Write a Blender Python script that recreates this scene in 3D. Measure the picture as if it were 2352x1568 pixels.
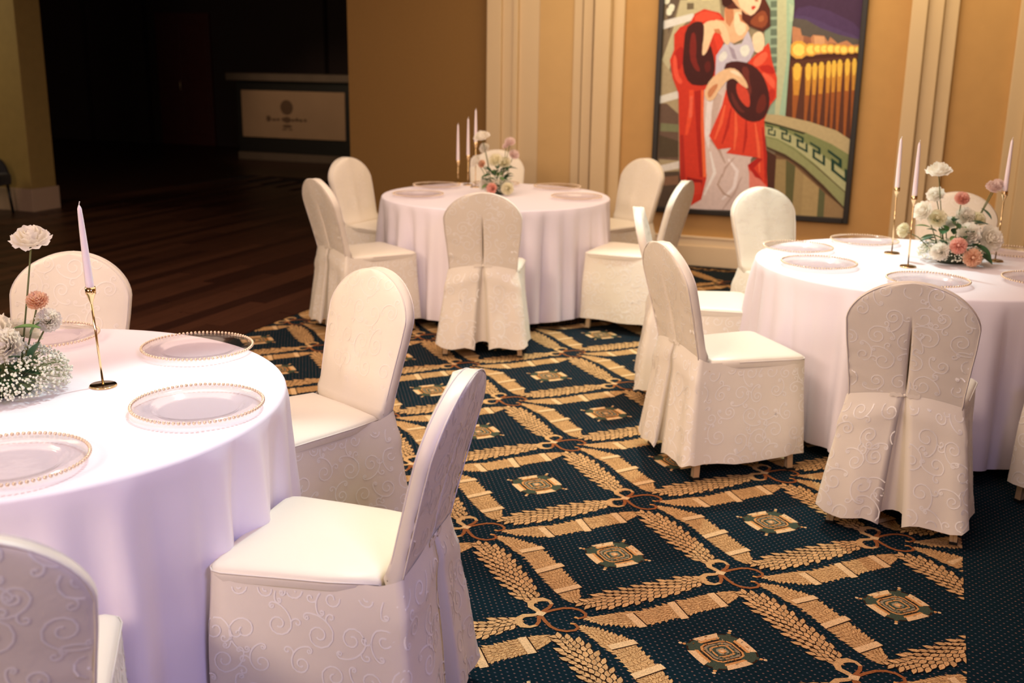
import bpy, bmesh, math, random
from math import sin, cos, pi, radians, sqrt, atan2, hypot
from mathutils import Vector, Matrix, noise
for o in list(bpy.data.objects): bpy.data.objects.remove(o)
SC = bpy.context.scene
COL = SC.collection
R = random.Random(7)

# ---------------------------------------------------------------- camera
cd = bpy.data.cameras.new('camera'); cam = bpy.data.objects.new('camera', cd); COL.objects.link(cam)
cd.sensor_width = 36; cd.sensor_fit = 'HORIZONTAL'; cd.lens = 2471.92 * 36 / 2352
cd.clip_start = 0.05; cd.clip_end = 60
cam.matrix_world = Matrix(((0.9319224, -0.1047085, 0.3472129, 0.87385), (0.3623891, 0.232024, -0.9026843, -3.27687),
                           (0.013957, 0.9670579, 0.2541735, 1.63321), (0, 0, 0, 1)))
cd.dof.use_dof = True; cd.dof.focus_distance = 3.1; cd.dof.aperture_fstop = 3.2
SC.camera = cam
# ---------------------------------------------------------------- world, lights, exposure
SC.view_settings.view_transform = 'Standard'; SC.view_settings.look = 'None'
SC.view_settings.exposure = 0.0; SC.view_settings.gamma = 1.0; SC.view_settings.use_curve_mapping = False
W = bpy.data.worlds.new('world'); SC.world = W; W.use_nodes = True
W.node_tree.nodes['Background'].inputs[0].default_value = (1.0, 0.8, 0.6, 1)
W.node_tree.nodes['Background'].inputs[1].default_value = 0.02

def aim(o, target):
    d = Vector(target) - o.location
    o.rotation_euler = d.to_track_quat('-Z', 'Y').to_euler()
def light(name, kind, loc, target, power, color, size=0.1, sy=None, angle=None, blend=0.5):
    l = bpy.data.lights.new(name, kind); l.energy = power; l.color = color
    if kind == 'AREA':
        l.shape = 'RECTANGLE'; l.size = size; l.size_y = sy or size
        if angle: l.spread = radians(angle)
    if kind in ('SPOT', 'POINT'): l.shadow_soft_size = size
    if kind == 'SPOT': l.spot_size = radians(angle); l.spot_blend = blend
    o = bpy.data.objects.new(name, l); COL.objects.link(o); o.location = loc; aim(o, target); return o
WARM = (1.0, 0.70, 0.44)
light('ceiling_spotlight', 'SPOT', (-0.75, -0.05, 3.15), (-0.40, -1.24, 0.75), 150, (0.72, 1.0, 0.94), 0.05, angle=44, blend=0.30)
light('ceiling_spotlight', 'SPOT', (-0.40, 2.75, 3.15), (-0.14, 2.05, 0.6), 232, (0.74, 1.0, 0.93), 0.05, angle=59, blend=0.35)
light('ceiling_fill_light', 'AREA', (-1.2, 1.4, 3.15), (-1.2, 1.4, 0), 130, (1.0, 0.76, 0.60), 4.4, 6.0)  # added soft overhead fill for the whole seating area, not a fixture
light('wall_washer', 'AREA', (-0.1, 4.5, 3.15), (-0.1, 5.6, 1.0), 39, (1.0, 0.77, 0.41), 3.7, 0.2)
light('violet_fill_light', 'AREA', (1.9, -3.0, 2.6), (-0.5, -1.2, 0.7), 15, (0.58, 0.52, 1.0), 0.7, 0.7, angle=100)  # added violet fill, tints the near cloth and chair backs
light('warm_front_fill', 'AREA', (-1.7, -5.2, 2.9), (0.2, 0.6, 0.3), 152, (1.0, 0.75, 0.58), 1.8, 1.2)  # added warm fill from behind the camera for camera-facing skirts and drapes
light('aisle_fill_light', 'AREA', (-0.9, -1.0, 3.1), (-0.1, 2.2, 0.4), 17, (1.0, 0.75, 0.56), 0.9, 0.9, angle=90)  # added fill over the aisle, lifts the middle chairs and drapes
light('warm_left_fill', 'AREA', (-3.9, -1.2, 2.9), (-1.9, 3.4, 0.8), 74, (1.0, 0.71, 0.50), 1.6, 1.6)  # added fill from the left, brightens chair backs at the back table
light('hall_light', 'AREA', (-9.9, 3.9, 2.6), (-8.4, 5.6, 0.9), 22, (1.0, 0.84, 0.48), 0.5, 0.5)
light('bar_light', 'SPOT', (-7.4, 8.6, 3.0), (-8.2, 11.6, 0.8), 185, (1.0, 0.74, 0.50), 0.1, angle=50, blend=0.9)

# ---------------------------------------------------------------- materials
def nn(nt, t, **k):
    n = nt.nodes.new(t)
    for a, b in k.items(): setattr(n, a, b)
    return n
def mat(name, col, rough=0.6, metal=0.0, var=0.0, vscale=20, bump=0.0, bscale=200, bdist=0.002, sheen=0.0, spec=0.5, coords='Object', sss=0.0, coat=0.0):
    m = bpy.data.materials.new(name); m.use_nodes = True; nt = m.node_tree; b = nt.nodes['Principled BSDF']
    b.inputs['Base Color'].default_value = (*col, 1); b.inputs['Roughness'].default_value = rough
    b.inputs['Metallic'].default_value = metal; b.inputs['Specular IOR Level'].default_value = spec
    b.inputs['Sheen Weight'].default_value = sheen; b.inputs['Coat Weight'].default_value = coat
    if sss: b.inputs['Subsurface Weight'].default_value = sss; b.inputs['Subsurface Scale'].default_value = 0.01
    tc = nn(nt, 'ShaderNodeTexCoord')
    if var:
        n = nn(nt, 'ShaderNodeTexNoise'); n.inputs['Scale'].default_value = vscale; n.inputs['Detail'].default_value = 4
        nt.links.new(tc.outputs[coords], n.inputs['Vector'])
        mx = nn(nt, 'ShaderNodeMix', data_type='RGBA')
        mx.inputs[6].default_value = (*[c * (1 - var) for c in col], 1); mx.inputs[7].default_value = (*[min(1, c * (1 + var)) for c in col], 1)
        nt.links.new(n.outputs['Fac'], mx.inputs[0]); nt.links.new(mx.outputs[2], b.inputs['Base Color'])
    if bump:
        n = nn(nt, 'ShaderNodeTexNoise'); n.inputs['Scale'].default_value = bscale; n.inputs['Detail'].default_value = 3
        nt.links.new(tc.outputs[coords], n.inputs['Vector'])
        bp = nn(nt, 'ShaderNodeBump'); bp.inputs['Strength'].default_value = bump; bp.inputs['Distance'].default_value = bdist
        nt.links.new(n.outputs['Fac'], bp.inputs['Height']); nt.links.new(bp.outputs['Normal'], b.inputs['Normal'])
    return m
def srgb(r, g, b):
    f = lambda v: ((v / 255 + 0.055) / 1.055) ** 2.4 if v > 10 else v / 255 / 12.92
    return (f(r), f(g), f(b))
M = {}
M['satin'] = mat('ivory_satin', (0.83, 0.765, 0.65), 0.42, bump=0.25, bscale=18, bdist=0.006, sheen=0.15, spec=0.35)
M['satin_scroll'] = mat('ivory_satin_scroll', (0.95, 0.92, 0.86), 0.28, spec=0.6)
M['satin_faint'] = mat('ivory_satin_faint_scroll', (0.88, 0.82, 0.73), 0.36, spec=0.45)
M['cloth'] = mat('white_tablecloth', (0.86, 0.81, 0.90), 0.75, bump=0.3, bscale=6, bdist=0.01, spec=0.2)
M['piping'] = mat('ivory_piping', (0.76, 0.70, 0.64), 0.5)
M['gold_leg'] = mat('gold_metal_leg', (0.74, 0.55, 0.33), 0.38, metal=0.55, var=0.06, vscale=60)
M['gold'] = mat('polished_gold', (0.90, 0.66, 0.36), 0.12, metal=1.0, var=0.03, vscale=30)
M['dark_reflection'] = mat('gold_dark_reflection', (0.10, 0.07, 0.045), 0.12, metal=1.0, var=0.1)  # dark tone paints the reflection of a dark room in polished gold
M['bead'] = mat('pale_gold_bead', (0.86, 0.70, 0.52), 0.22, metal=0.65, var=0.05, vscale=90)
M['candle'] = mat('candle_wax', (0.90, 0.80, 0.84), 0.38, var=0.02, vscale=8, sss=0.15)
M['wick'] = mat('wick', (0.8, 0.74, 0.7), 0.8, var=0.1)
M['brown'] = mat('brown_linen_wallpaper', (0.245, 0.132, 0.040), 0.75, var=0.09, vscale=70, bump=0.4, bscale=240, bdist=0.001, spec=0.2)
M['tan'] = mat('gold_wallpaper', (0.53, 0.315, 0.122), 0.7, var=0.07, vscale=9, bump=0.3, bscale=260, bdist=0.001, spec=0.25)
M['cream'] = mat('cream_paint', (0.66, 0.50, 0.30), 0.5, var=0.03, vscale=4)
M['baseb'] = mat('cream_baseboard_paint', (0.86, 0.70, 0.50), 0.5, var=0.03, vscale=4)
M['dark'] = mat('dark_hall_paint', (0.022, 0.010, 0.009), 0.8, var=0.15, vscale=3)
M['darkred'] = mat('dark_red_door', (0.060, 0.009, 0.007), 0.6, var=0.2, vscale=5)
M['blackgloss'] = mat('black_frame_paint', (0.012, 0.010, 0.009), 0.4, var=0.2, vscale=20)
M['ceil'] = mat('ceiling_paint', (0.45, 0.36, 0.26), 0.9, var=0.03, vscale=2)
M['colg'] = mat('column_olive_wallpaper', (0.30, 0.20, 0.06), 0.7, var=0.12, vscale=12, bump=0.3, bscale=200, bdist=0.001)
M['colbase'] = mat('column_base_paint', (0.42, 0.29, 0.20), 0.6, var=0.05)
M['bartop'] = mat('bar_stone', (0.10, 0.07, 0.05), 0.4, var=0.2, vscale=6)
M['barpanel'] = mat('bar_panel_glass', (0.30, 0.19, 0.115), 0.15, var=0.12, vscale=2.5)
M['barmark'] = mat('bar_panel_print', (0.10, 0.055, 0.03), 0.4, var=0.1)
M['blackvelvet'] = mat('black_upholstery', (0.008, 0.007, 0.008), 0.7, var=0.2, sheen=0.1)
M['leaf'] = mat('green_leaf', (0.12, 0.25, 0.06), 0.45, var=0.35, vscale=25)
M['leafd'] = mat('dark_green_leaf', (0.035, 0.11, 0.04), 0.45, var=0.35, vscale=25)
M['stem'] = mat('flower_stem', (0.13, 0.15, 0.05), 0.6, var=0.2, vscale=40)
M['gyp'] = mat('babys_breath_white', (0.84, 0.84, 0.70), 0.7, var=0.08, vscale=60)
M['gypstem'] = mat('babys_breath_stem', (0.26, 0.33, 0.14), 0.7, var=0.2, vscale=40)
def petal_mat(name, col, tr=0.42):
    m = mat(name, col, 0.6, var=0.03, vscale=40); nt = m.node_tree; b = nt.nodes['Principled BSDF']; out = [n for n in nt.nodes if n.type == 'OUTPUT_MATERIAL'][0]
    t = nn(nt, 'ShaderNodeBsdfTranslucent'); t.inputs[0].default_value = (*col, 1); mx = nn(nt, 'ShaderNodeMixShader'); mx.inputs[0].default_value = tr
    nt.links.new(b.outputs[0], mx.inputs[1]); nt.links.new(t.outputs[0], mx.inputs[2]); nt.links.new(mx.outputs[0], out.inputs[0]); return m
M['petal_white'] = petal_mat('white_petal', (0.98, 0.94, 0.86)); M['petal_cream'] = petal_mat('cream_petal', (0.97, 0.93, 0.74))
M['petal_peach'] = petal_mat('peach_petal', (0.97, 0.70, 0.52)); M['petal_pink'] = petal_mat('salmon_pink_petal', (0.97, 0.60, 0.50)); M['petal_blush'] = petal_mat('blush_petal', (0.98, 0.83, 0.78))
M['bowl'] = mat('dark_foam_bowl', (0.05, 0.07, 0.04), 0.5, var=0.2)
M['tablewood'] = mat('table_board', (0.16, 0.10, 0.06), 0.6, var=0.2, vscale=10)
M['steel'] = mat('black_steel', (0.02, 0.02, 0.02), 0.4, metal=0.5, var=0.1)
def glass_mat():
    m = bpy.data.materials.new('clear_glass'); m.use_nodes = True; nt = m.node_tree; nt.nodes.clear()
    out = nn(nt, 'ShaderNodeOutputMaterial'); tr = nn(nt, 'ShaderNodeBsdfTransparent'); gl = nn(nt, 'ShaderNodeBsdfGlossy')
    tr.inputs[0].default_value = (0.985, 0.965, 0.972, 1); gl.inputs['Roughness'].default_value = 0.12
    lw = nn(nt, 'ShaderNodeLayerWeight'); lw.inputs[0].default_value = 0.5
    pw = nn(nt, 'ShaderNodeMath', operation='POWER'); pw.inputs[1].default_value = 3.0; nt.links.new(lw.outputs['Facing'], pw.inputs[0])
    fr = nn(nt, 'ShaderNodeMath', operation='MULTIPLY_ADD'); fr.inputs[1].default_value = 0.22; fr.inputs[2].default_value = 0.09; nt.links.new(pw.outputs[0], fr.inputs[0])
    nz = nn(nt, 'ShaderNodeTexNoise'); nz.inputs['Scale'].default_value = 9
    bp = nn(nt, 'ShaderNodeBump'); bp.inputs['Strength'].default_value = 0.25; bp.inputs['Distance'].default_value = 0.004
    nt.links.new(nz.outputs['Fac'], bp.inputs['Height'])
    for x in (gl,): nt.links.new(bp.outputs['Normal'], x.inputs['Normal'])
    mx = nn(nt, 'ShaderNodeMixShader')
    nt.links.new(fr.outputs[0], mx.inputs[0]); nt.links.new(tr.outputs[0], mx.inputs[1]); nt.links.new(gl.outputs[0], mx.inputs[2])
    nt.links.new(mx.outputs[0], out.inputs[0]); return m
M['glass'] = glass_mat()
def attr_mat(name, rough=0.9, pile=False, scale=(1, 1, 1), spec=0.2):
    m = bpy.data.materials.new(name); m.use_nodes = True; nt = m.node_tree; b = nt.nodes['Principled BSDF']
    a = nn(nt, 'ShaderNodeAttribute', attribute_name='tint'); b.inputs['Roughness'].default_value = rough
    b.inputs['Specular IOR Level'].default_value = spec
    tc = nn(nt, 'ShaderNodeTexCoord'); n = nn(nt, 'ShaderNodeTexNoise'); n.inputs['Scale'].default_value = 260 if pile else 35
    n.inputs['Detail'].default_value = 2
    nt.links.new(tc.outputs['Object'], n.inputs['Vector'])
    mr = nn(nt, 'ShaderNodeMapRange'); mr.inputs[1].default_value = 0.3; mr.inputs[2].default_value = 0.7
    mr.inputs[3].default_value = 0.72 if pile else 0.94; mr.inputs[4].default_value = 1.22 if pile else 1.05
    nt.links.new(n.outputs['Fac'], mr.inputs[0])
    mx = nn(nt, 'ShaderNodeVectorMath', operation='MULTIPLY'); nt.links.new(a.outputs['Color'], mx.inputs[0]); nt.links.new(mr.outputs[0], mx.inputs[1])
    m2 = nn(nt, 'ShaderNodeVectorMath', operation='MULTIPLY'); nt.links.new(mx.outputs[0], m2.inputs[0]); m2.inputs[1].default_value = scale
    nt.links.new(m2.outputs[0], b.inputs['Base Color'])
    if pile:
        bp = nn(nt, 'ShaderNodeBump'); bp.inputs['Strength'].default_value = 0.5; bp.inputs['Distance'].default_value = 0.003
        nt.links.new(n.outputs['Fac'], bp.inputs['Height']); nt.links.new(bp.outputs['Normal'], b.inputs['Normal'])
    return m
M['carpet_motif'] = attr_mat('carpet_woven_motif', pile=True, spec=0.05)
M['paint'] = attr_mat('oil_paint', rough=0.6, scale=(1.0, 1.0, 1.0))
def carpet_ground():
    m = bpy.data.materials.new('carpet_navy_ground'); m.use_nodes = True; nt = m.node_tree; b = nt.nodes['Principled BSDF']
    b.inputs['Roughness'].default_value = 0.95; b.inputs['Specular IOR Level'].default_value = 0.05
    L = nt.links.new
    tc = nn(nt, 'ShaderNodeTexCoord'); sx = nn(nt, 'ShaderNodeSeparateXYZ'); L(tc.outputs['Object'], sx.inputs[0])
    def mth(op, a, bb=None):
        n = nn(nt, 'ShaderNodeMath', operation=op)
        for i, v in enumerate((a, bb)):
            if v is None: continue
            if isinstance(v, (int, float)): n.inputs[i].default_value = v
            else: L(v, n.inputs[i])
        return n.outputs[0]
    u = mth('DIVIDE', sx.outputs[0], 0.0205); v = mth('DIVIDE', sx.outputs[1], 0.0165)
    row = mth('FLOOR', v); odd = mth('MULTIPLY', mth('FLOORED_MODULO', row, 2), 0.5)
    uu = mth('ADD', u, odd); fu = mth('SUBTRACT', mth('FRACT', uu), 0.5); fv = mth('SUBTRACT', mth('FRACT', v), 0.5)
    d = mth('ADD', mth('MULTIPLY', mth('MULTIPLY', fu, fu), 1.0), mth('MULTIPLY', mth('MULTIPLY', fv, fv), 1.0))
    dot = mth('LESS_THAN', d, 0.024)
    wn = nn(nt, 'ShaderNodeTexWhiteNoise', noise_dimensions='2D'); cb = nn(nt, 'ShaderNodeCombineXYZ'); L(mth('FLOOR', uu), cb.inputs[0]); L(row, cb.inputs[1]); L(cb.outputs[0], wn.inputs['Vector'])
    dc = nn(nt, 'ShaderNodeMix', data_type='RGBA'); dc.inputs[6].default_value = (0.06, 0.07, 0.09, 1); dc.inputs[7].default_value = (0.20, 0.105, 0.085, 1); L(wn.outputs[0], dc.inputs[0])
    nz = nn(nt, 'ShaderNodeTexNoise'); nz.inputs['Scale'].default_value = 300; L(tc.outputs['Object'], nz.inputs['Vector'])
    n2 = nn(nt, 'ShaderNodeTexNoise'); n2.inputs['Scale'].default_value = 3; L(tc.outputs['Object'], n2.inputs['Vector'])
    g = nn(nt, 'ShaderNodeMix', data_type='RGBA'); g.inputs[6].default_value = (0.0025, 0.010, 0.016, 1); g.inputs[7].default_value = (0.0045, 0.020, 0.029, 1)
    L(mth('ADD', mth('MULTIPLY', nz.outputs['Fac'], 0.6), mth('MULTIPLY', n2.outputs['Fac'], 0.4)), g.inputs[0])
    f = nn(nt, 'ShaderNodeMix', data_type='RGBA'); L(dot, f.inputs[0]); L(g.outputs[2], f.inputs[6]); L(dc.outputs[2], f.inputs[7]); L(f.outputs[2], b.inputs['Base Color'])
    bp = nn(nt, 'ShaderNodeBump'); bp.inputs['Strength'].default_value = 0.4; bp.inputs['Distance'].default_value = 0.003
    L(nz.outputs['Fac'], bp.inputs['Height']); L(bp.outputs['Normal'], b.inputs['Normal'])
    return m
M['carpet'] = carpet_ground()
def plank_mat(i):
    c = [(0.050, 0.018, 0.010), (0.032, 0.011, 0.007), (0.070, 0.026, 0.014)][i]
    m = mat('plank_wood', c, 0.38, bump=0.1, bscale=30, spec=0.35); nt = m.node_tree; b = nt.nodes['Principled BSDF']
    tc = nn(nt, 'ShaderNodeTexCoord'); mp = nn(nt, 'ShaderNodeMapping'); mp.inputs['Scale'].default_value = (60, 4, 1)
    n = nn(nt, 'ShaderNodeTexNoise'); n.inputs['Scale'].default_value = 1; n.inputs['Detail'].default_value = 5
    cr = nn(nt, 'ShaderNodeValToRGB'); cr.color_ramp.elements[0].color = (*[k * 0.5 for k in c], 1); cr.color_ramp.elements[1].color = (*[k * 1.5 for k in c], 1)
    nt.links.new(tc.outputs['Object'], mp.inputs[0]); nt.links.new(mp.outputs[0], n.inputs['Vector']); nt.links.new(n.outputs['Fac'], cr.inputs[0]); nt.links.new(cr.outputs[0], b.inputs['Base Color'])
    return m
PL = [plank_mat(i) for i in range(3)]

# ---------------------------------------------------------------- mesh helpers
class MB:
    def __init__(s): s.v = []; s.f = []; s.m = []; s.t = []
    def add(s, vs, fs, mi=0, tint=None):
        b = len(s.v); s.v += [tuple(p) for p in vs]
        for f in fs: s.f.append([b + i for i in f]); s.m.append(mi); s.t.append(tint)
        return b
    def box(s, x0, x1, y0, y1, z0, z1, mi=0):
        s.add([(x0, y0, z0), (x1, y0, z0), (x1, y1, z0), (x0, y1, z0), (x0, y0, z1), (x1, y0, z1), (x1, y1, z1), (x0, y1, z1)],
              [(3, 2, 1, 0), (4, 5, 6, 7), (0, 1, 5, 4), (1, 2, 6, 5), (2, 3, 7, 6), (3, 0, 4, 7)], mi)
    def grid(s, rows, closed=False, mi=0, cap0=False, cap1=False, flip=False):
        n = len(rows[0]); vs = [p for r in rows for p in r]; fs = []
        for i in range(len(rows) - 1):
            for j in range(n if closed else n - 1):
                k = (j + 1) % n; q = (i * n + j, i * n + k, (i + 1) * n + k, (i + 1) * n + j); fs.append(q[::-1] if flip else q)
        if cap0: fs.append(tuple(range(n))[::1 if flip else -1])
        if cap1: fs.append(tuple((len(rows) - 1) * n + j for j in range(n))[::-1 if flip else 1])
        s.add(vs, fs, mi)
    def lathe(s, prof, n=32, c=(0, 0, 0), mi=0, cap0=False, cap1=False):
        s.grid([[(c[0] + r * cos(2 * pi * j / n), c[1] + r * sin(2 * pi * j / n), c[2] + z) for j in range(n)] for r, z in prof], True, mi, cap0, cap1)
    def tube(s, pts, r, n=6, mi=0, closed=False, cap=True):
        pts = [Vector(p) for p in pts]; rows = []; N = len(pts); dr = (pts[-1] - pts[0]); up = Vector((1, .21, .03)) if (not closed and dr.length > 0 and abs(dr.z) / dr.length > .75) else Vector((0.13, 0.27, 0.95))
        for i, p in enumerate(pts):
            a = pts[(i - 1) % N] if closed or i else p; b = pts[(i + 1) % N] if closed or i < N - 1 else p
            t = (b - a).normalized(); u = t.cross(up)
            if u.length < 1e-4: u = t.cross(Vector((1, 0, 0)))
            u.normalize(); w = t.cross(u); rr = r(i / (N - 1)) if callable(r) else r
            rows.append([p + (u * cos(2 * pi * j / n) + w * sin(2 * pi * j / n)) * rr for j in range(n)])
        if closed: rows.append(rows[0]); cap = False
        s.grid(rows, True, mi, cap, cap)
    def build(s, name, mats, parent=None, smooth=True, sub=0, tint=False, bevel=0, auto=None):
        me = bpy.data.meshes.new(name); me.from_pydata(s.v, [], s.f)
        if not isinstance(mats, (list, tuple)): mats = [mats]
        for m in mats: me.materials.append(m)
        me.polygons.foreach_set('material_index', s.m)
        if smooth: me.polygons.foreach_set('use_smooth', [True] * len(s.f))
        if tint:
            a = me.color_attributes.new('tint', 'FLOAT_COLOR', 'CORNER'); vals = []
            for f, t in zip(s.f, s.t):
                t = t or (1, 1, 1)
                for _ in f: vals += [t[0], t[1], t[2], 1.0]
            a.data.foreach_set('color', vals)
        me.update()
        o = bpy.data.objects.new(name, me); COL.objects.link(o)
        if parent: o.parent = parent
        if bevel: md = o.modifiers.new('bevel', 'BEVEL'); md.width = bevel; md.segments = 2; md.limit_method = 'ANGLE'
        if sub: md = o.modifiers.new('sub', 'SUBSURF'); md.levels = sub; md.render_levels = sub
        return o
def thing(name, label, cat, loc=(0, 0, 0), rz=0, group=None):
    o = bpy.data.objects.new(name, None); COL.objects.link(o); o.location = loc; o.rotation_euler = (0, 0, rz); o.empty_display_size = 0.1
    return tag(o, label, cat, group)
def tag(o, label, cat, group=None):
    o['label'] = label; o['category'] = cat
    if group: o['group'] = group
    return o
def struct(o): o['kind'] = 'structure'; return o
def kids(o): return [c for c in bpy.data.objects if c.parent == o]
def dup(root, loc, rz, label, group=None):
    ks = kids(root); r = root.copy(); COL.objects.link(r); r.location = loc; r.rotation_euler = (0, 0, rz); r['label'] = label
    if group: r['group'] = group
    for c in ks:
        d = c.copy(); COL.objects.link(d); d.parent = r
        for g in kids(c):
            e = g.copy(); COL.objects.link(e); e.parent = d
    return r
def lerp(a, b, t): return a + (b - a) * t
def interp(tab, x):
    if x <= tab[0][0]: return tab[0][1]
    for (a, b), (c, d) in zip(tab, tab[1:]):
        if x <= c: return b + (d - b) * (x - a) / (c - a)
    return tab[-1][1]

# ---------------------------------------------------------------- room shell
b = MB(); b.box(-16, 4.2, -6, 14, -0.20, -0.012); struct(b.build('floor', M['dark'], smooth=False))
FL = bpy.data.objects['floor']
b = MB(); b.box(-16, 4.2, -6, 14, 3.2, 3.3); struct(b.build('ceiling', M['ceil'], smooth=False))
b = MB(); b.box(-2.715, 4.2, 5.47, 5.7, 0, 3.2, 0); b.box(-4.10, -2.715, 5.47, 5.7, 0, 3.2, 1)
struct(b.build('wall_back', [M['tan'], M['brown']], smooth=False))
b = MB(); b.box(4.0, 4.2, -6, 5.47, 0, 3.2); struct(b.build('wall_right', M['tan'], smooth=False))
b = MB(); b.box(-16, 4.2, -6.2, -6, 0, 3.2); struct(b.build('wall_front', M['tan'], smooth=False))
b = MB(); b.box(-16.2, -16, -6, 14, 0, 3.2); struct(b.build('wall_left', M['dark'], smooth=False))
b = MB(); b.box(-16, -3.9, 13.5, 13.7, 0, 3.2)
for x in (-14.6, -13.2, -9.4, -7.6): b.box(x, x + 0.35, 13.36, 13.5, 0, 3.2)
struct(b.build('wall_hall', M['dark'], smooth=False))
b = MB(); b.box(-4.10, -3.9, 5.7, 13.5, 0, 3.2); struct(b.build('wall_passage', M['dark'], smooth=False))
d = MB(); d.box(-12.62, -11.45, 13.42, 13.5, 0, 2.35); do = struct(d.build('door_1', M['darkred'], smooth=False, bevel=0.01))
for k in range(2):
    for z0, z1 in ((0.2, 1.0), (1.15, 2.15)):
        p = MB(); p.box(-12.5 + k * 0.56, -12.07 + k * 0.56, 13.40, 13.42, z0, z1); p.build('door_panel', M['darkred'], do, smooth=False, bevel=0.008)
p = MB(); p.tube([(-12.09, 13.42, 1.0), (-12.09, 13.36, 1.0), (-12.09, 13.36, 1.15), (-12.09, 13.42, 1.15)], 0.01); p.build('door_handle', M['gold_leg'], do)
# baseboards: stepped cream boards
def baseboard(name, x0, x1, mm):
    b = MB(); b.box(x0, x1, 5.438, 5.47, 0, 0.165); b.box(x0, x1, 5.452, 5.47, 0.165, 0.225); b.box(x0, x1, 5.446, 5.47, 0.225, 0.243)
    return struct(b.build(name, mm, smooth=False, bevel=0.003))
baseboard('baseboard_back', -4.10, -2.73, M['baseb']); baseboard('baseboard_back_right', -1.49, 0.60, M['baseb'])
baseboard('baseboard_far_right', 1.35, 4.0, M['baseb'])
# fluted / stepped pilasters
def trim(name, spans, mm):
    b = MB()
    for x0, x1, dep in spans: b.box(x0, x1, 5.47 - dep, 5.47, 0, 3.2)
    return struct(b.build(name, mm, smooth=False, bevel=0.006))
trim('trim_1', [(-2.73, -2.60, 0.075), (-2.60, -2.50, 0.05), (-2.50, -2.455, 0.065), (-2.455, -2.27, 0.035)], M['cream'])
trim('trim_2', [(-1.97, -1.895, 0.055), (-1.885, -1.80, 0.075), (-1.79, -1.775, 0.09), (-1.775, -1.645, 0.12), (-1.645, -1.55, 0.04)], M['cream'])
trim('trim_3', [(0.615, 0.724, 0.15), (0.724, 0.834, 0.10), (0.834, 0.936, 0.05)], M['cream'])
trim('trim_4', [(1.335, 1.45, 0.06), (1.45, 1.56, 0.10), (1.56, 1.68, 0.15)], M['cream'])
b = MB(); b.box(-2.27, -1.97, 5.43, 5.47, 0, 3.2); struct(b.build('trim_5', mat('niche_wallpaper', (0.60, 0.39, 0.165), 0.7, var=0.05, vscale=8), smooth=False))
b = MB(); b.box(-2.74, -1.52, 5.40, 5.432, 0, 0.243); b.box(0.60, 0.95, 5.29, 5.47, 0, 0.243); struct(b.build('baseboard_pilaster', M['baseb'], smooth=False, bevel=0.004))
# wood dance floor planks
pm = []
for i in range(3):
    b = MB(); b.box(0, 0.118, 0, 1.78, -0.012, 0.0); o = b.build('plank', PL[i], FL, smooth=False); pm.append(o)
first = [True] * 3; npl = 0
for c in range(44):
    x = -2.9 - 0.12 * (c + 1); off = (c * 0.67) % 1.8
    for r in range(-1, 7):
        y = -4.6 + off + r * 1.8
        if y > 8.6 or y + 1.8 < -2.8 - 0 * c: continue
        if npl >= 296: continue
        # keep the planks that lie inside the view wedge
        if x < -2.9 - 1.0 and y + 1.8 < -0.95 * 0 + (-x - 3.0) * 0.15 - 1.5: continue
        i = R.randrange(3); npl += 1
        if first[i]: o = pm[i]; first[i] = False
        else: o = pm[i].copy(); COL.objects.link(o)
        o.location = (x, y, R.uniform(-0.0008, 0.0008))
b = MB(); b.box(-16, -2.9 - 0.12 * 44, -6, 14, -0.012, -0.002); b.box(-2.9 - 0.12 * 44, -4.12, 9.6, 13.5, -0.012, -0.002); b.build('far_boards', PL[1], FL, smooth=False)
b = MB(); b.box(-2.905, -2.89, -6, 5.44, -0.012, 0.004); struct(b.build('trim_6', PL[1], smooth=False))

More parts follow.
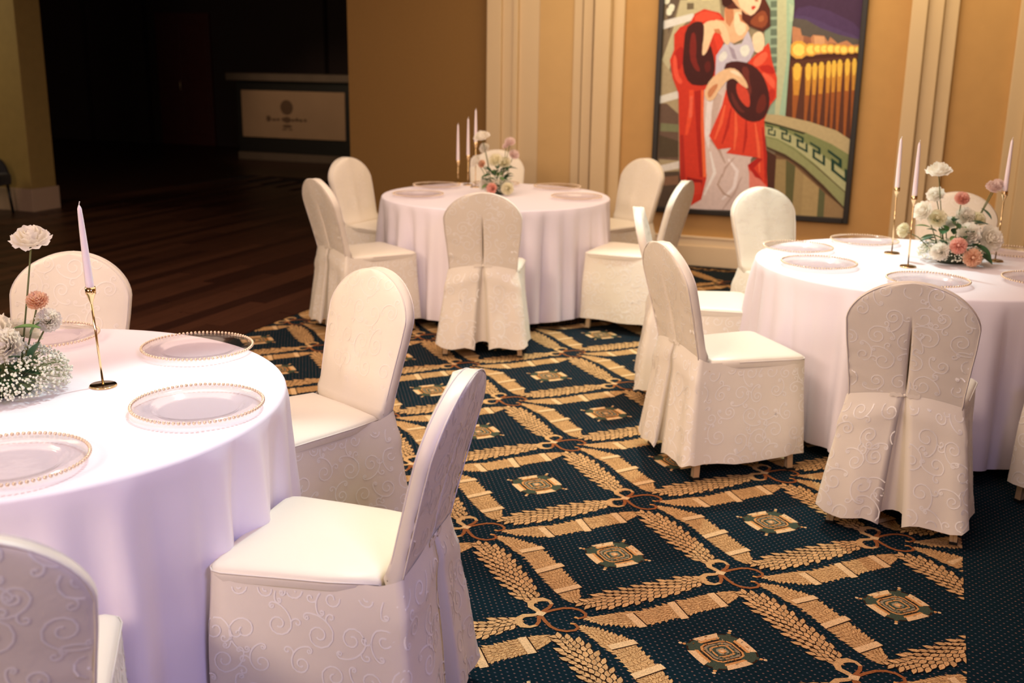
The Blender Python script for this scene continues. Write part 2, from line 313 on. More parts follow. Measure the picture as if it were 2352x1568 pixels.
# ---------------------------------------------------------------- carpet
XL, XR = -2.89, 1.110
def carpet():
    b = MB(); b.add([(XL, -6, 0), (XR, -6, 0), (XR, 5.44, 0), (XL, 5.44, 0)], [(0, 1, 2, 3)])
    b.add([(XR, -6, 0.0), (4.0, -6, 0.0), (4.0, 5.44, 0.0), (XR, 5.44, 0.0)], [(0, 1, 2, 3)])
    b.add([(XL, -6, -0.012), (4, -6, -0.012), (4, 5.44, -0.012), (XL, 5.44, -0.012)], [(3, 2, 1, 0)])
    GO = srgb(228, 172, 112); rr = random.Random(3)
    def var(c, a=0.15): k = 1 + rr.uniform(-a, a); return tuple(x * k for x in c)
    GOLD = (0.60, 0.365, 0.160); LEAF = (0.60, 0.370, 0.170); BAND = (0.74, 0.50, 0.26); DK = (0.035, 0.016, 0.008); RUST = (0.30, 0.105, 0.035); OR = (0.62, 0.30, 0.10); GRN = (0.055, 0.075, 0.05); VEIN = (0.22, 0.090, 0.025)
    cell = []   # (points, z, tint)
    def poly(pts, z, t): cell.append((pts, z, t))
    def leaf(x, y, a, l, w, z, t):
        ca, sa = cos(a), sin(a); P = [(0, 0), (0.3, 0.85), (0.62, 0.8), (1, 0), (0.62, -0.8), (0.3, -0.85)]
        jt = [rr.uniform(-0.1, 0.1) for _ in P]
        poly([(x + (u * l - l / 2) * ca - (v + j) * w / 2 * sa, y + (u * l - l / 2) * sa + (v + j) * w / 2 * ca) for (u, v), j in zip(P, jt)], z, t)
    def along(ci, co, n):   # interpolate a band given by inner and outer edge polylines
        def pos(c, s):
            k = s * (len(c) - 1); i = min(int(k), len(c) - 2); f = k - i; return (lerp(c[i][0], c[i + 1][0], f), lerp(c[i][1], c[i + 1][1], f))
        out = []
        for k in range(n + 1):
            a, c = pos(ci, k / n), pos(co, k / n); e = .09; out.append(((lerp(a[0], c[0], e), lerp(a[1], c[1], e)), (lerp(a[0], c[0], 1 - e), lerp(a[1], c[1], 1 - e))))
        return out
    for sy in (1, -1):
        # banded garland on the left sides
        ci = [(-.418, -.024), (-.365, -.014), (-.288, -.026), (-.235, -.053), (-.152, -.138), (-.082, -.219), (-.040, -.268), (-.018, -.325), (-.016, -.372)]
        co = [(-.416, -.030), (-.375, -.066), (-.330, -.108), (-.286, -.138), (-.206, -.228), (-.150, -.285), (-.098, -.334), (-.060, -.362), (-.018, -.378)]
        rows = along(ci, co, 40)
        for k in range(40):
            (a, c), (d, e) = rows[k], rows[k + 1]
            poly([(a[0], a[1] * sy), (c[0], c[1] * sy), (e[0], e[1] * sy), (d[0], d[1] * sy)][::sy], 0.0005, GOLD)
        ang = atan2(-.34 * sy, .40)
        for k in range(40):
            (a, c) = rows[k]; wd = hypot(a[0] - c[0], a[1] - c[1]); nl = max(1, int(wd / 0.011))
            for j in range(nl + 1):
                s = (j + rr.uniform(-.2, .2)) / max(1, nl); x, y = lerp(a[0], c[0], s), lerp(a[1], c[1], s) * sy
                out = (s - 0.5) * 1.9 * -sy
                zz = 0.0009 + rr.uniform(0, .0003); an = ang + pi - out * .9 + rr.uniform(-.4, .4); ll, w_ = rr.uniform(.018, .026), rr.uniform(.009, .012)
                leaf(x, y, an, ll + .003, w_ + .003, zz, var(VEIN, .2)); leaf(x, y, an, ll, w_, zz + .00002, var(GOLD, .12))
        for q in ((-.305, -.106, -.243, -.044), (-.203, -.226, -.138, -.142), (-.100, -.332, -.040, -.262)):
            dx, dy = .010, -.0085; e = 0.003
            P = [(q[0] - dx, (q[1] - dy)), (q[2] - dx, (q[3] - dy)), (q[2] + dx, (q[3] + dy)), (q[0] + dx, (q[1] + dy))]
            poly([(x, y * sy) for x, y in P][::-sy], 0.0016, BAND)
            P = [(q[0] + dx, (q[1] + dy)), (q[2] + dx, (q[3] + dy)), (q[2] + dx + e, (q[3] + dy - e)), (q[0] + dx + e, (q[1] + dy - e))]
            poly([(x, y * sy) for x, y in P][::-sy], 0.0017, DK)
        # leaf garland on the right sides
        ci = [(-.016, -.376), (.000, -.345), (.030, -.275), (.085, -.225), (.130, -.176), (.172, -.132), (.235, -.075), (.275, -.055), (.318, -.052)]
        co = [(-.010, -.382), (.030, -.392), (.080, -.388), (.130, -.345), (.170, -.304), (.220, -.250), (.262, -.200), (.300, -.145), (.330, -.080)]
        rows = along(ci, co, 26)
        for k in range(26):
            (a, c), (d, e) = rows[k], rows[k + 1]; sh = .12
            q = [(lerp(a[0], c[0], sh), lerp(a[1], c[1], sh)), (lerp(a[0], c[0], 1 - sh), lerp(a[1], c[1], 1 - sh)), (lerp(d[0], e[0], 1 - sh), lerp(d[1], e[1], 1 - sh)), (lerp(d[0], e[0], sh), lerp(d[1], e[1], sh))]
            poly([(x, y * sy) for x, y in q][::sy], 0.0005, DK)
        rows = along(ci, co, 44)
        for k in range(43, -1, -2):
            (a, c) = rows[k]; wd = hypot(a[0] - c[0], a[1] - c[1]); nl = max(1, round(wd / 0.0215))
            p0 = rows[max(0, k - 2)]; p1 = rows[min(44, k + 2)]
            tx, ty = (p1[0][0] + p1[1][0] - p0[0][0] - p0[1][0]), (p1[0][1] + p1[1][1] - p0[0][1] - p0[1][1])
            base = atan2(ty * sy, tx) + pi
            for j in range(nl + 1):
                s = (j + (.5 if (k // 2) % 2 else 0) + rr.uniform(-.08, .08)) / max(1, nl)
                if s > 1.08: continue
                x, y = lerp(a[0], c[0], s), lerp(a[1], c[1], s) * sy
                an = base + (s - .5) * 1.35 * sy + rr.uniform(-.12, .12); ll, w_ = rr.uniform(.033, .039), rr.uniform(.0175, .0205); zz = .0010 + (44 - k) * .00004 + (j % 2) * .00002
                leaf(x, y, an, ll + .006, w_ + .006, zz, DK); leaf(x, y, an, ll, w_, zz + .00001, var(LEAF, .18))
                leaf(x + cos(an) * .003, y + sin(an) * .003, an, ll * .6, .003, zz + .000015, var(OR, .1))
        # bow loop and tail on the right corner
        def ribbon(pts, w, c, z):
            N = len(pts)
            L_, R_ = [], []
            for i, (x, y) in enumerate(pts):
                a = pts[max(0, i - 1)]; e = pts[min(N - 1, i + 1)]; dx, dy = e[0] - a[0], e[1] - a[1]; n = hypot(dx, dy) or 1; ww = w(i / (N - 1))
                L_.append((x - dy / n * ww, (y + dx / n * ww) * sy)); R_.append((x + dy / n * ww, (y - dx / n * ww) * sy))
            for i in range(N - 1):
                poly([L_[i], R_[i], R_[i + 1], L_[i + 1]][::-sy], z, c if not callable(c) else c(i / N))
        K = (.360, 0)
        loop = [(K[0] + u, v) for u, v in [(-.002, .006), (-.018, .018), (-.040, .030), (-.048, .050), (-.040, .074), (-.022, .088), (.000, .086), (.014, .070), (.014, .046), (.006, .024), (.000, .008)]]
        ribbon(loop, lambda s: .007 + .005 * sin(pi * s) if s < .6 else .006, lambda s: GOLD if s < .55 else RUST, 0.0022)
        tail = [(K[0] + u, v) for u, v in [(.006, .008), (.030, .036), (.056, .060), (.080, .070), (.108, .068), (.130, .052), (.134, .034), (.118, .018), (.104, .020)]]
        ribbon(tail, lambda s: .0062 * (1 - .2 * s), lambda s: RUST if s < .7 else OR, 0.0021)
    poly([(.346, -.012), (.374, -.012), (.378, .012), (.350, .014)], 0.0028, BAND)
    # medallion
    def ring(r, n, z, t, sq=0.0, ph=0):
        poly([((r * (1 + sq * cos(4 * (2 * pi * i / n)))) * cos(2 * pi * i / n + ph), (r * (1 + sq * cos(4 * (2 * pi * i / n)))) * sin(2 * pi * i / n + ph) * .97) for i in range(n)], z, t)
    ring(.098, 32, .0005, DK, .06); ring(.093, 32, .0007, GRN, .05)
    for i in range(4):
        a = pi / 4 + i * pi / 2
        for s0, s1, r0, r1, c, z in ((-.44, .44, .078, .102, BAND, .0010), (-.5, .5, .068, .079, OR, .0009), (-.46, .46, .060, .066, DK, .0009)):
            n = 8
            for k in range(n):
                t0, t1 = lerp(s0, s1, k / n), lerp(s0, s1, (k + 1) / n)
                rs = lambda t: 1 - .10 * (1 - (t / .5) ** 2)
                poly([(rs(t) * r * cos(a + t), rs(t) * r * sin(a + t)) for t, r in ((t0, r0), (t0, r1), (t1, r1), (t1, r0))], z, c)
        for u, w_ in ((.098, .0085), (.110, .006)):
            x, y = u * cos(i * pi / 2), u * sin(i * pi / 2)
            poly([(x + w_ * cos(k * pi / 3), y + w_ * sin(k * pi / 3)) for k in range(6)], .0009, GRN if u < .11 else OR)
        x, y = .122 * cos(i * pi / 2), .122 * sin(i * pi / 2)
        poly([(x + .006 * cos(k * pi / 3), y + .006 * sin(k * pi / 3)) for k in range(6)], .0011, BAND)
    for r, c in ((.058, OR), (.052, DK), (.048, (0.30, .24, .15)), (.040, GRN), (.034, OR), (.027, GRN), (.018, (0.28, .26, .18)), (.012, OR), (.006, BAND)):
        ring(r, 20, .0010 + (.06 - r) * .012, c, .10)
    for k in range(70):
        a = rr.uniform(0, 2 * pi); r = rr.uniform(.012, .086); leaf(r * cos(a), r * sin(a), a + rr.choice((0, pi / 2)), rr.uniform(.008, .015), .005, .0019, rr.choice((GRN, GRN, OR, VEIN, (0.33, .28, .17))))
    A, B = 0.91532 / 2, 0.96499 / 2
    for i in range(-20, 20):
        for j in range(-20, 20):
            cx, cy = (i + j) * A, (j - i) * B
            if cx < XL - .45 or cx > XR + .45 or cy < -2.6 or cy > 4.95: continue
            near = hypot(cx - .87, cy + 3.3) < 9
            for pts, z, t in cell:
                P = [(x + cx, y + cy) for x, y in pts]; mx = sum(p[0] for p in P) / len(P); my = sum(p[1] for p in P) / len(P)
                if mx > XR or mx < XL or my > 5.2: continue
                b.add([(min(XR, max(XL, x)), y, z) for x, y in P], [tuple(range(len(P)))], 1, t)
    # border band next to the wall
    x = XL
    while x < 4.0:
        b.add([(x, 5.27, .0006), (x + .1, 5.27, .0006), (x + .1, 5.36, .0006), (x, 5.36, .0006)], [(0, 1, 2, 3)], 1, DK)
        for k in range(7): 
            a = rr.uniform(-.7, .7); xx, yy = x + rr.uniform(0, .1), 5.275 + rr.uniform(0, .08)
            b.add([(xx - .018, yy, .001), (xx, yy - .009, .001), (xx + .018, yy + .004 * a, .001), (xx, yy + .009, .001)], [(0, 1, 2, 3)], 1, var(LEAF, .2))
        x += .1
    o = b.build('carpet', [M['carpet'], M['carpet_motif']], smooth=False, tint=True)
    return tag(o, 'navy patterned carpet with gold leaf garlands, bows and medallions', 'carpet')
carpet()

# ---------------------------------------------------------------- painting
PAINT=[(70,44,66,[-441,2860,282,2860,282,1661,-336,1650]),
(62,38,58,[-353,2860,282,2860,282,2298,-301,2372]),
(78,52,82,[-206,2034,-113,2050,26,2015,209,1929,282,1857,282,1797,178,1766,-94,1764,-237,1829,-247,1961]),
(84,60,92,[-211,1980,-147,1975,-58,1947,56,1899,157,1859,247,1827,282,1800,278,1778,149,1780,-102,1805,-234,1859,-240,1942]),
(92,78,70,[-242,1963,-135,1948,-19,1885,116,1840,281,1802,277,1735,-226,1763]),
(190,122,84,[-237,1901,-174,1884,-159,1835,-91,1819,-76,1839,7,1831,38,1787,51,1825,110,1777,173,1799,220,1767,278,1773,281,1691,-218,1663]),
(150,90,66,[-147,1830,-91,1819,-81,1764,-142,1764]),
(214,150,104,[-70,1832,8,1826,18,1765,-59,1764]),
(160,100,70,[39,1782,110,1775,114,1733,43,1732]),
(76,38,28,[-231,1683,-91,1685,83,1709,282,1719,282,1675,22,1655,-226,1624]),
(92,50,36,[-234,1646,281,1689,282,1054,67,1130,-242,1234]),
(226,158,66,[-103,1729,-113,1688,-146,1663,-189,1662,-226,1687,-243,1727,-233,1768,-200,1793,-157,1794,-120,1769]),
(248,206,100,[-125,1729,-132,1701,-155,1683,-184,1683,-209,1700,-220,1728,-213,1755,-191,1773,-162,1773,-137,1756]),
(226,158,66,[-34,1729,-41,1700,-64,1682,-95,1682,-122,1699,-134,1728,-127,1758,-103,1776,-72,1776,-46,1758]),
(248,206,100,[-50,1729,-55,1709,-71,1697,-92,1697,-110,1709,-118,1729,-113,1749,-97,1761,-76,1761,-58,1749]),
(226,158,66,[4,1736,-1,1714,-19,1700,-43,1699,-64,1713,-73,1736,-68,1758,-49,1772,-26,1773,-5,1759]),
(248,206,100,[-8,1736,-12,1721,-24,1711,-41,1711,-54,1720,-61,1736,-57,1751,-45,1761,-28,1761,-15,1752]),
(226,158,66,[54,1737,48,1714,30,1700,6,1700,-14,1714,-23,1736,-18,1759,0,1773,24,1773,44,1759]),
(248,206,100,[41,1737,38,1721,25,1712,9,1712,-5,1721,-11,1736,-7,1752,5,1761,21,1761,35,1752]),
(226,158,66,[99,1737,94,1716,77,1702,54,1702,34,1715,25,1737,31,1758,48,1772,71,1772,90,1759]),
(248,206,100,[87,1737,84,1722,72,1713,57,1713,43,1722,37,1737,41,1752,52,1761,68,1761,81,1752]),
(226,158,66,[151,1736,146,1714,128,1700,106,1700,86,1713,77,1735,82,1757,99,1770,122,1770,142,1757]),
(248,206,100,[139,1736,135,1721,124,1712,108,1711,95,1720,89,1735,92,1750,104,1759,120,1759,133,1750]),
(226,158,66,[194,1732,189,1710,172,1697,150,1696,130,1709,121,1731,126,1753,143,1766,166,1766,186,1753]),
(248,206,100,[183,1732,179,1717,168,1708,152,1708,139,1717,133,1731,136,1746,148,1755,163,1755,177,1746]),
(226,158,66,[246,1735,242,1715,227,1703,207,1703,189,1715,181,1734,186,1753,201,1765,221,1765,238,1754]),
(248,206,100,[236,1734,233,1721,223,1713,209,1713,197,1721,192,1734,195,1747,205,1755,219,1755,231,1747]),
(226,158,66,[282,1735,278,1719,266,1709,249,1709,235,1718,228,1734,232,1750,244,1760,261,1760,275,1751]),
(248,206,100,[273,1735,271,1724,262,1717,251,1717,241,1724,237,1734,239,1745,248,1752,259,1752,269,1746]),
(160,84,40,[-205,1557,-136,1559,-158,1214,-182,1213]),
(206,134,52,[-212,1602,-136,1603,-147,1390,-185,1389]),
(236,178,70,[-198,1618,-184,1629,-168,1629,-152,1619,-145,1586,-147,1530,-159,1502,-182,1502,-197,1529,-202,1585]),
(160,84,40,[-111,1559,-62,1560,-74,1194,-92,1193]),
(206,134,52,[-117,1603,-63,1604,-68,1392,-95,1391]),
(236,178,70,[-108,1620,-98,1630,-87,1630,-75,1620,-70,1588,-70,1532,-78,1504,-94,1503,-105,1531,-110,1587]),
(160,84,40,[-59,1563,-19,1564,-25,1184,-41,1183]),
(206,134,52,[-65,1608,-20,1608,-23,1396,-45,1396]),
(236,178,70,[-57,1624,-49,1634,-40,1634,-31,1624,-26,1592,-26,1536,-32,1508,-45,1508,-54,1535,-59,1591]),
(160,84,40,[-13,1572,31,1573,26,1163,9,1162]),
(206,134,52,[-19,1616,30,1617,27,1405,2,1405]),
(236,178,70,[-10,1632,-2,1642,8,1642,19,1633,24,1600,24,1545,17,1517,2,1517,-8,1544,-13,1600]),
(160,84,40,[42,1578,81,1579,81,1142,66,1142]),
(206,134,52,[36,1622,80,1623,78,1412,56,1412]),
(236,178,70,[43,1638,51,1649,60,1649,70,1639,75,1606,75,1551,69,1523,55,1523,46,1551,42,1606]),
(160,84,40,[82,1584,119,1585,123,1121,108,1120]),
(206,134,52,[76,1628,118,1629,117,1419,96,1418]),
(236,178,70,[83,1645,91,1655,99,1655,108,1645,113,1613,113,1557,107,1530,95,1529,86,1557,82,1612]),
(160,84,40,[122,1591,164,1591,169,1100,153,1099]),
(206,134,52,[116,1635,162,1635,160,1425,137,1425]),
(236,178,70,[124,1651,132,1661,141,1661,151,1651,157,1619,157,1564,150,1536,137,1536,127,1563,122,1618]),
(160,84,40,[177,1597,219,1598,227,1080,211,1079]),
(206,134,52,[171,1641,217,1641,216,1432,193,1432]),
(236,178,70,[179,1657,187,1667,196,1667,206,1657,212,1625,212,1570,205,1543,192,1542,182,1570,177,1624]),
(160,84,40,[229,1601,266,1602,278,1070,263,1070]),
(206,134,52,[223,1645,264,1645,264,1437,244,1436]),
(236,178,70,[230,1661,237,1671,245,1671,255,1661,260,1629,260,1574,255,1547,242,1546,234,1574,229,1629]),
(128,104,80,[-1235,2860,-353,2860,-279,1198,-311,460,-1235,460]),
(96,76,62,[-1235,2860,-1165,2860,-1117,2096,-1193,1835,-1219,2097]),
(150,126,96,[-843,2860,-441,2860,-322,1312,-754,1300]),
(188,166,128,[-1111,2096,-805,2106,-786,1994,-998,1989,-1099,1881,-1208,1405,-1235,1638,-1159,1869]),
(168,140,104,[-1235,1638,-1082,1455,-1035,473,-1210,460]),
(104,76,60,[-1235,1298,-1178,1300,-1078,1220,-1058,850,-1230,854]),
(120,112,78,[-1219,1144,-1073,1137,-1070,1077,-1222,1078]),
(80,62,44,[-1227,1048,-1066,1006,-1059,874,-1224,867]),
(84,64,50,[-1235,744,-1051,765,-959,460,-1235,460]),
(130,90,66,[-1185,710,-1051,729,-1047,656,-1207,635]),
(218,200,186,[-1235,1940,-1004,1997,-978,1952,-1234,1875]),
(214,196,178,[-1235,1357,-1085,1404,-1082,1343,-1235,1298]),
(214,192,174,[-1235,795,-1053,845,-1049,787,-1235,742]),
(224,208,180,[-1206,2202,-1182,2199,-1172,2184,-1177,2156,-1190,2143,-1213,2146,-1223,2161,-1220,2190]),
(224,208,180,[-1187,2067,-1163,2064,-1153,2048,-1158,2020,-1171,2007,-1194,2010,-1203,2026,-1201,2054]),
(224,208,180,[-1226,2123,-1202,2121,-1192,2105,-1197,2077,-1210,2064,-1233,2067,-1235,2083,-1235,2111]),
(224,208,180,[-1204,2039,-1180,2036,-1170,2020,-1174,1992,-1188,1979,-1210,1982,-1220,1997,-1217,2026]),
(214,190,140,[-1088,2757,-1019,2759,-1016,2711,-1086,2709]),
(214,190,140,[-984,2753,-891,2755,-889,2707,-981,2706]),
(214,190,140,[-1083,2670,-1014,2672,-1011,2625,-1081,2622]),
(214,190,140,[-978,2667,-886,2669,-883,2621,-976,2619]),
(214,190,140,[-1079,2583,-1009,2585,-1006,2538,-1076,2535]),
(214,190,140,[-973,2580,-881,2582,-878,2535,-971,2532]),
(214,190,140,[-1074,2495,-1004,2498,-1001,2450,-1071,2447]),
(214,190,140,[-968,2493,-875,2495,-872,2447,-965,2445]),
(214,190,140,[-1069,2407,-998,2410,-996,2362,-1066,2359]),
(214,190,140,[-963,2405,-870,2408,-867,2360,-960,2357]),
(214,190,140,[-1064,2319,-993,2322,-990,2274,-1061,2270]),
(214,190,140,[-958,2317,-865,2320,-862,2272,-955,2269]),
(214,190,140,[-1059,2230,-988,2234,-985,2185,-1056,2181]),
(214,190,140,[-953,2229,-859,2232,-856,2184,-950,2180]),
(214,190,140,[-1054,2141,-983,2145,-980,2095,-1051,2091]),
(214,190,140,[-947,2140,-854,2144,-851,2095,-944,2091]),
(110,90,68,[-1056,2073,-1002,2073,-1000,2028,-1053,2024]),
(150,160,132,[-507,2860,-414,2860,-277,1244,-396,1218]),
(104,112,92,[-480,2860,-429,2860,-428,2860,-476,2860]),
(104,112,92,[-475,2860,-424,2860,-423,2860,-472,2860]),
(104,112,92,[-470,2860,-419,2860,-418,2836,-467,2835]),
(104,112,92,[-465,2814,-415,2815,-413,2771,-462,2770]),
(104,112,92,[-460,2749,-410,2750,-409,2705,-457,2705]),
(104,112,92,[-456,2684,-405,2684,-404,2640,-452,2639]),
(104,112,92,[-451,2618,-400,2619,-399,2574,-447,2573]),
(104,112,92,[-446,2552,-395,2553,-394,2508,-443,2507]),
(104,112,92,[-441,2486,-390,2487,-389,2442,-438,2441]),
(104,112,92,[-436,2420,-385,2421,-384,2376,-433,2374]),
(104,112,92,[-431,2353,-380,2354,-379,2309,-428,2308]),
(104,112,92,[-426,2286,-375,2287,-374,2242,-423,2240]),
(104,112,92,[-421,2219,-370,2220,-369,2175,-418,2173]),
(104,112,92,[-416,2151,-365,2153,-364,2107,-413,2106]),
(104,112,92,[-411,2084,-360,2086,-358,2040,-408,2038]),
(104,112,92,[-406,2016,-355,2018,-353,1972,-403,1970]),
(104,112,92,[-401,1948,-349,1950,-348,1904,-398,1901]),
(104,112,92,[-396,1879,-344,1882,-343,1835,-393,1833]),
(104,112,92,[-391,1810,-339,1813,-338,1766,-388,1764]),
(104,112,92,[-386,1741,-334,1744,-333,1697,-383,1695]),
(104,112,92,[-381,1672,-329,1675,-327,1628,-377,1625]),
(104,112,92,[-376,1603,-324,1606,-322,1559,-372,1556]),
(188,178,138,[-419,2860,-348,2860,-251,1652,-238,1234,-316,1237,-330,1651]),
(160,176,144,[-353,2860,-310,2860,-232,2052,-235,1950,-235,1228,-282,1233,-257,1652]),
(176,184,150,[-272,2070,-232,2048,-232,1939,-261,1928]),
(120,84,56,[-377,963,-140,880,103,706,280,548,282,460,-176,460,-352,610]),
(154,124,80,[-291,897,-204,895,-179,489,-267,496]),
(96,86,52,[-204,895,-125,846,-119,469,-178,478]),
(160,128,84,[-128,846,-61,791,-54,462,-125,469]),
(170,136,90,[-61,791,64,693,67,460,-54,462]),
(96,90,58,[64,693,113,649,118,460,67,460]),
(150,114,76,[113,649,281,530,282,460,118,460]),
(78,44,32,[-360,964,-281,921,-273,496,-320,493]),
(128,126,78,[-394,1195,-276,1164,-67,1114,131,1030,282,952,276,658,34,854,-147,973,-385,1062]),
(186,156,112,[-398,1241,-282,1238,-51,1194,156,1134,282,1059,282,946,131,1030,-67,1108,-276,1162,-394,1188]),
(58,56,34,[-394,1188,-276,1162,-67,1108,-88,1096,-275,1147,-392,1169]),
(178,166,118,[-385,1149,-286,1134,-156,1082,-1,996,155,883,282,797,282,658,160,756,9,881,-148,990,-280,1054,-380,1074]),
(148,140,92,[-375,1062,-279,1043,-147,973,10,864,161,744,282,647,282,530,103,706,-68,849,-213,935,-356,987]),
(76,52,34,[-362,993,-213,938,-69,851,102,709,282,535,282,521,94,680,-78,827,-224,923,-355,976]),
(34,58,44,[-374,1144,-323,1136,-324,1146,-375,1155]),
(34,58,44,[-335,1148,-333,1115,-322,1113,-324,1146]),
(34,58,44,[-322,1124,-361,1130,-360,1119,-322,1113]),
(34,58,44,[-361,1130,-358,1085,-347,1083,-350,1128]),
(34,58,44,[-358,1085,-298,1072,-298,1083,-358,1096]),
(34,58,44,[-298,1072,-301,1119,-312,1121,-309,1074]),
(34,58,44,[-273,1130,-208,1111,-209,1124,-274,1144]),
(34,58,44,[-223,1129,-220,1086,-206,1082,-209,1124]),
(34,58,44,[-207,1096,-256,1110,-255,1097,-206,1082]),
(34,58,44,[-256,1110,-252,1053,-238,1049,-242,1106]),
(34,58,44,[-252,1054,-176,1026,-176,1040,-252,1067]),
(34,58,44,[-175,1027,-180,1086,-194,1090,-189,1031]),
(34,58,44,[-156,1090,-81,1056,-83,1072,-157,1105]),
(34,58,44,[-99,1079,-95,1030,-79,1023,-83,1072]),
(34,58,44,[-80,1039,-137,1064,-135,1048,-79,1023]),
(34,58,44,[-137,1064,-131,999,-115,991,-120,1057]),
(34,58,44,[-132,999,-43,955,-44,970,-132,1015]),
(34,58,44,[-43,955,-49,1023,-65,1030,-59,962]),
(34,58,44,[-32,1026,52,978,51,996,-34,1043]),
(34,58,44,[32,1006,37,951,55,941,51,996]),
(34,58,44,[54,959,-10,995,-9,977,55,941]),
(34,58,44,[-10,995,-4,921,14,910,8,984]),
(34,58,44,[-5,921,96,860,95,877,-5,939]),
(34,58,44,[96,860,90,937,71,947,78,870]),
(34,58,44,[107,969,218,894,216,917,105,992]),
(34,58,44,[192,934,198,862,222,846,216,917]),
(34,58,44,[220,869,136,926,138,903,222,846]),
(34,58,44,[136,926,144,829,168,813,160,909]),
(34,58,44,[144,831,275,734,274,757,143,853]),
(34,58,44,[275,735,267,835,243,851,252,751]),
(212,178,164,[-907,1458,-695,1486,-523,1375,-423,949,-478,888,-461,478,-1021,460,-988,519,-872,653,-836,764,-909,1295]),
(228,202,192,[-853,1355,-761,1415,-773,1229,-811,1063,-816,944,-859,1061]),
(196,160,144,[-797,1414,-735,1370,-780,1135,-811,1063,-811,1251]),
(180,142,124,[-812,1025,-741,942,-681,842,-673,845,-723,954,-806,1031]),
(190,152,134,[-820,754,-868,646,-952,480,-945,476,-850,638,-813,752]),
(234,206,196,[-661,875,-592,785,-607,663,-689,560,-677,550,-579,650,-563,793,-650,885]),
(176,138,118,[-699,760,-734,672,-679,598,-601,568,-598,575,-669,610,-719,674,-692,758]),
(184,146,130,[-611,896,-682,812,-697,736,-691,734,-667,804,-606,892]),
(188,152,138,[-543,745,-599,614,-681,473,-674,468,-580,604,-535,742]),
(232,208,200,[-809,932,-771,769,-836,585,-825,581,-742,767,-798,935]),
(196,176,182,[-814,1690,-759,1747,-715,1798,-666,1759,-609,1771,-570,1877,-502,1727,-536,1648,-630,1567,-693,1463,-823,1460]),
(160,136,146,[-713,1759,-664,1725,-635,1646,-671,1657]),
(222,206,210,[-775,1682,-747,1710,-727,1710,-713,1682,-721,1657,-748,1633,-769,1633,-782,1656]),
(224,210,216,[-613,1745,-579,1763,-555,1754,-542,1721,-548,1693,-576,1670,-599,1678,-619,1717]),
(200,52,34,[-1145,1835,-1100,1892,-1029,1915,-986,1994,-917,2028,-798,2000,-742,1938,-739,1804,-764,1736,-801,1678,-800,1461,-880,1413,-871,1179,-820,717,-853,545,-966,471,-1036,718,-1087,1384,-1139,1500,-1169,1639,-1139,1720]),
(222,74,50,[-977,1983,-936,2006,-890,2011,-836,2000,-800,1983,-781,1961,-795,1949,-842,1949,-891,1941,-943,1924,-976,1930,-990,1958]),
(176,36,28,[-1116,1721,-1084,1744,-1065,1727,-1059,1670,-1065,1618,-1084,1571,-1106,1565,-1132,1599,-1142,1640,-1135,1686]),
(226,80,56,[-1141,1669,-1126,1680,-1114,1646,-1103,1565,-1087,1513,-1064,1490,-1059,1470,-1070,1452,-1090,1460,-1119,1495,-1137,1550,-1144,1625]),
(226,74,44,[-1001,1410,-964,1411,-960,1223,-993,1056,-1017,1056,-994,1293]),
(226,92,66,[-992,1363,-968,1364,-967,1200,-991,1187]),
(168,34,26,[-958,1399,-904,1412,-881,1179,-839,728,-876,726,-920,1059]),
(232,96,52,[-904,1412,-885,1412,-869,1179,-821,729,-849,727,-889,1120]),
(170,40,30,[-1054,1054,-1027,1055,-993,720,-1012,621,-1031,718]),
(216,60,40,[-864,1930,-817,1935,-782,1927,-757,1905,-745,1860,-747,1792,-758,1744,-780,1716,-799,1727,-813,1778,-838,1834,-871,1896]),
(140,24,22,[-980,720,-924,711,-850,703,-859,642,-929,577,-955,600]),
(206,60,42,[-959,679,-861,684,-858,593,-953,564]),
(216,62,40,[-536,1648,-477,1705,-402,1778,-390,1739,-370,1650,-320,1516,-313,1369,-356,1311,-394,1195,-330,671,-401,641,-473,741,-498,840,-423,902,-551,914,-676,927,-637,970,-744,953,-820,1057,-781,1159,-730,1300,-708,1417,-626,1510]),
(232,96,66,[-497,1657,-454,1697,-423,1711,-405,1700,-404,1678,-418,1644,-442,1618,-475,1601,-499,1603,-512,1626]),
(232,92,64,[-426,1556,-367,1529,-334,1493,-327,1448,-338,1436,-366,1458,-399,1495,-437,1545]),
(186,40,30,[-444,1607,-393,1613,-358,1597,-338,1558,-354,1543,-406,1554,-442,1570,-460,1592]),
(190,46,34,[-363,1433,-335,1428,-323,1411,-325,1383,-335,1357,-351,1334,-364,1350,-373,1407]),
(236,96,60,[-712,1302,-743,1169,-778,1031,-768,1028,-717,1163,-701,1300]),
(180,40,30,[-663,1280,-688,1141,-716,998,-706,995,-662,1136,-653,1278]),
(236,96,60,[-626,1257,-620,1106,-618,953,-607,953,-594,1106,-616,1257]),
(180,40,30,[-539,1190,-540,1063,-545,933,-535,932,-515,1062,-529,1190]),
(236,96,60,[-467,1168,-435,977,-405,785,-395,786,-409,980,-457,1170]),
(180,40,30,[-407,1136,-378,921,-352,705,-342,706,-352,924,-397,1137]),
(224,120,100,[-484,805,-409,750,-330,671,-401,641,-472,642]),
(178,36,30,[-498,840,-423,902,-384,893,-449,819,-372,728,-433,749]),
(222,166,124,[-759,2028,-701,2116,-620,2116,-625,2016,-605,1972,-556,1883,-599,1805,-667,1770,-720,1787,-756,1882,-816,1905,-864,1927,-818,1949,-753,1938]),
(196,120,80,[-759,2028,-699,2083,-679,1961,-710,1894,-741,1927]),
(238,196,158,[-668,2005,-639,2005,-624,1994,-622,1972,-609,1941,-583,1902,-583,1866,-610,1833,-636,1830,-661,1857,-676,1905,-680,1972]),
(196,120,80,[-647,1994,-609,1977,-584,1916,-631,1938]),
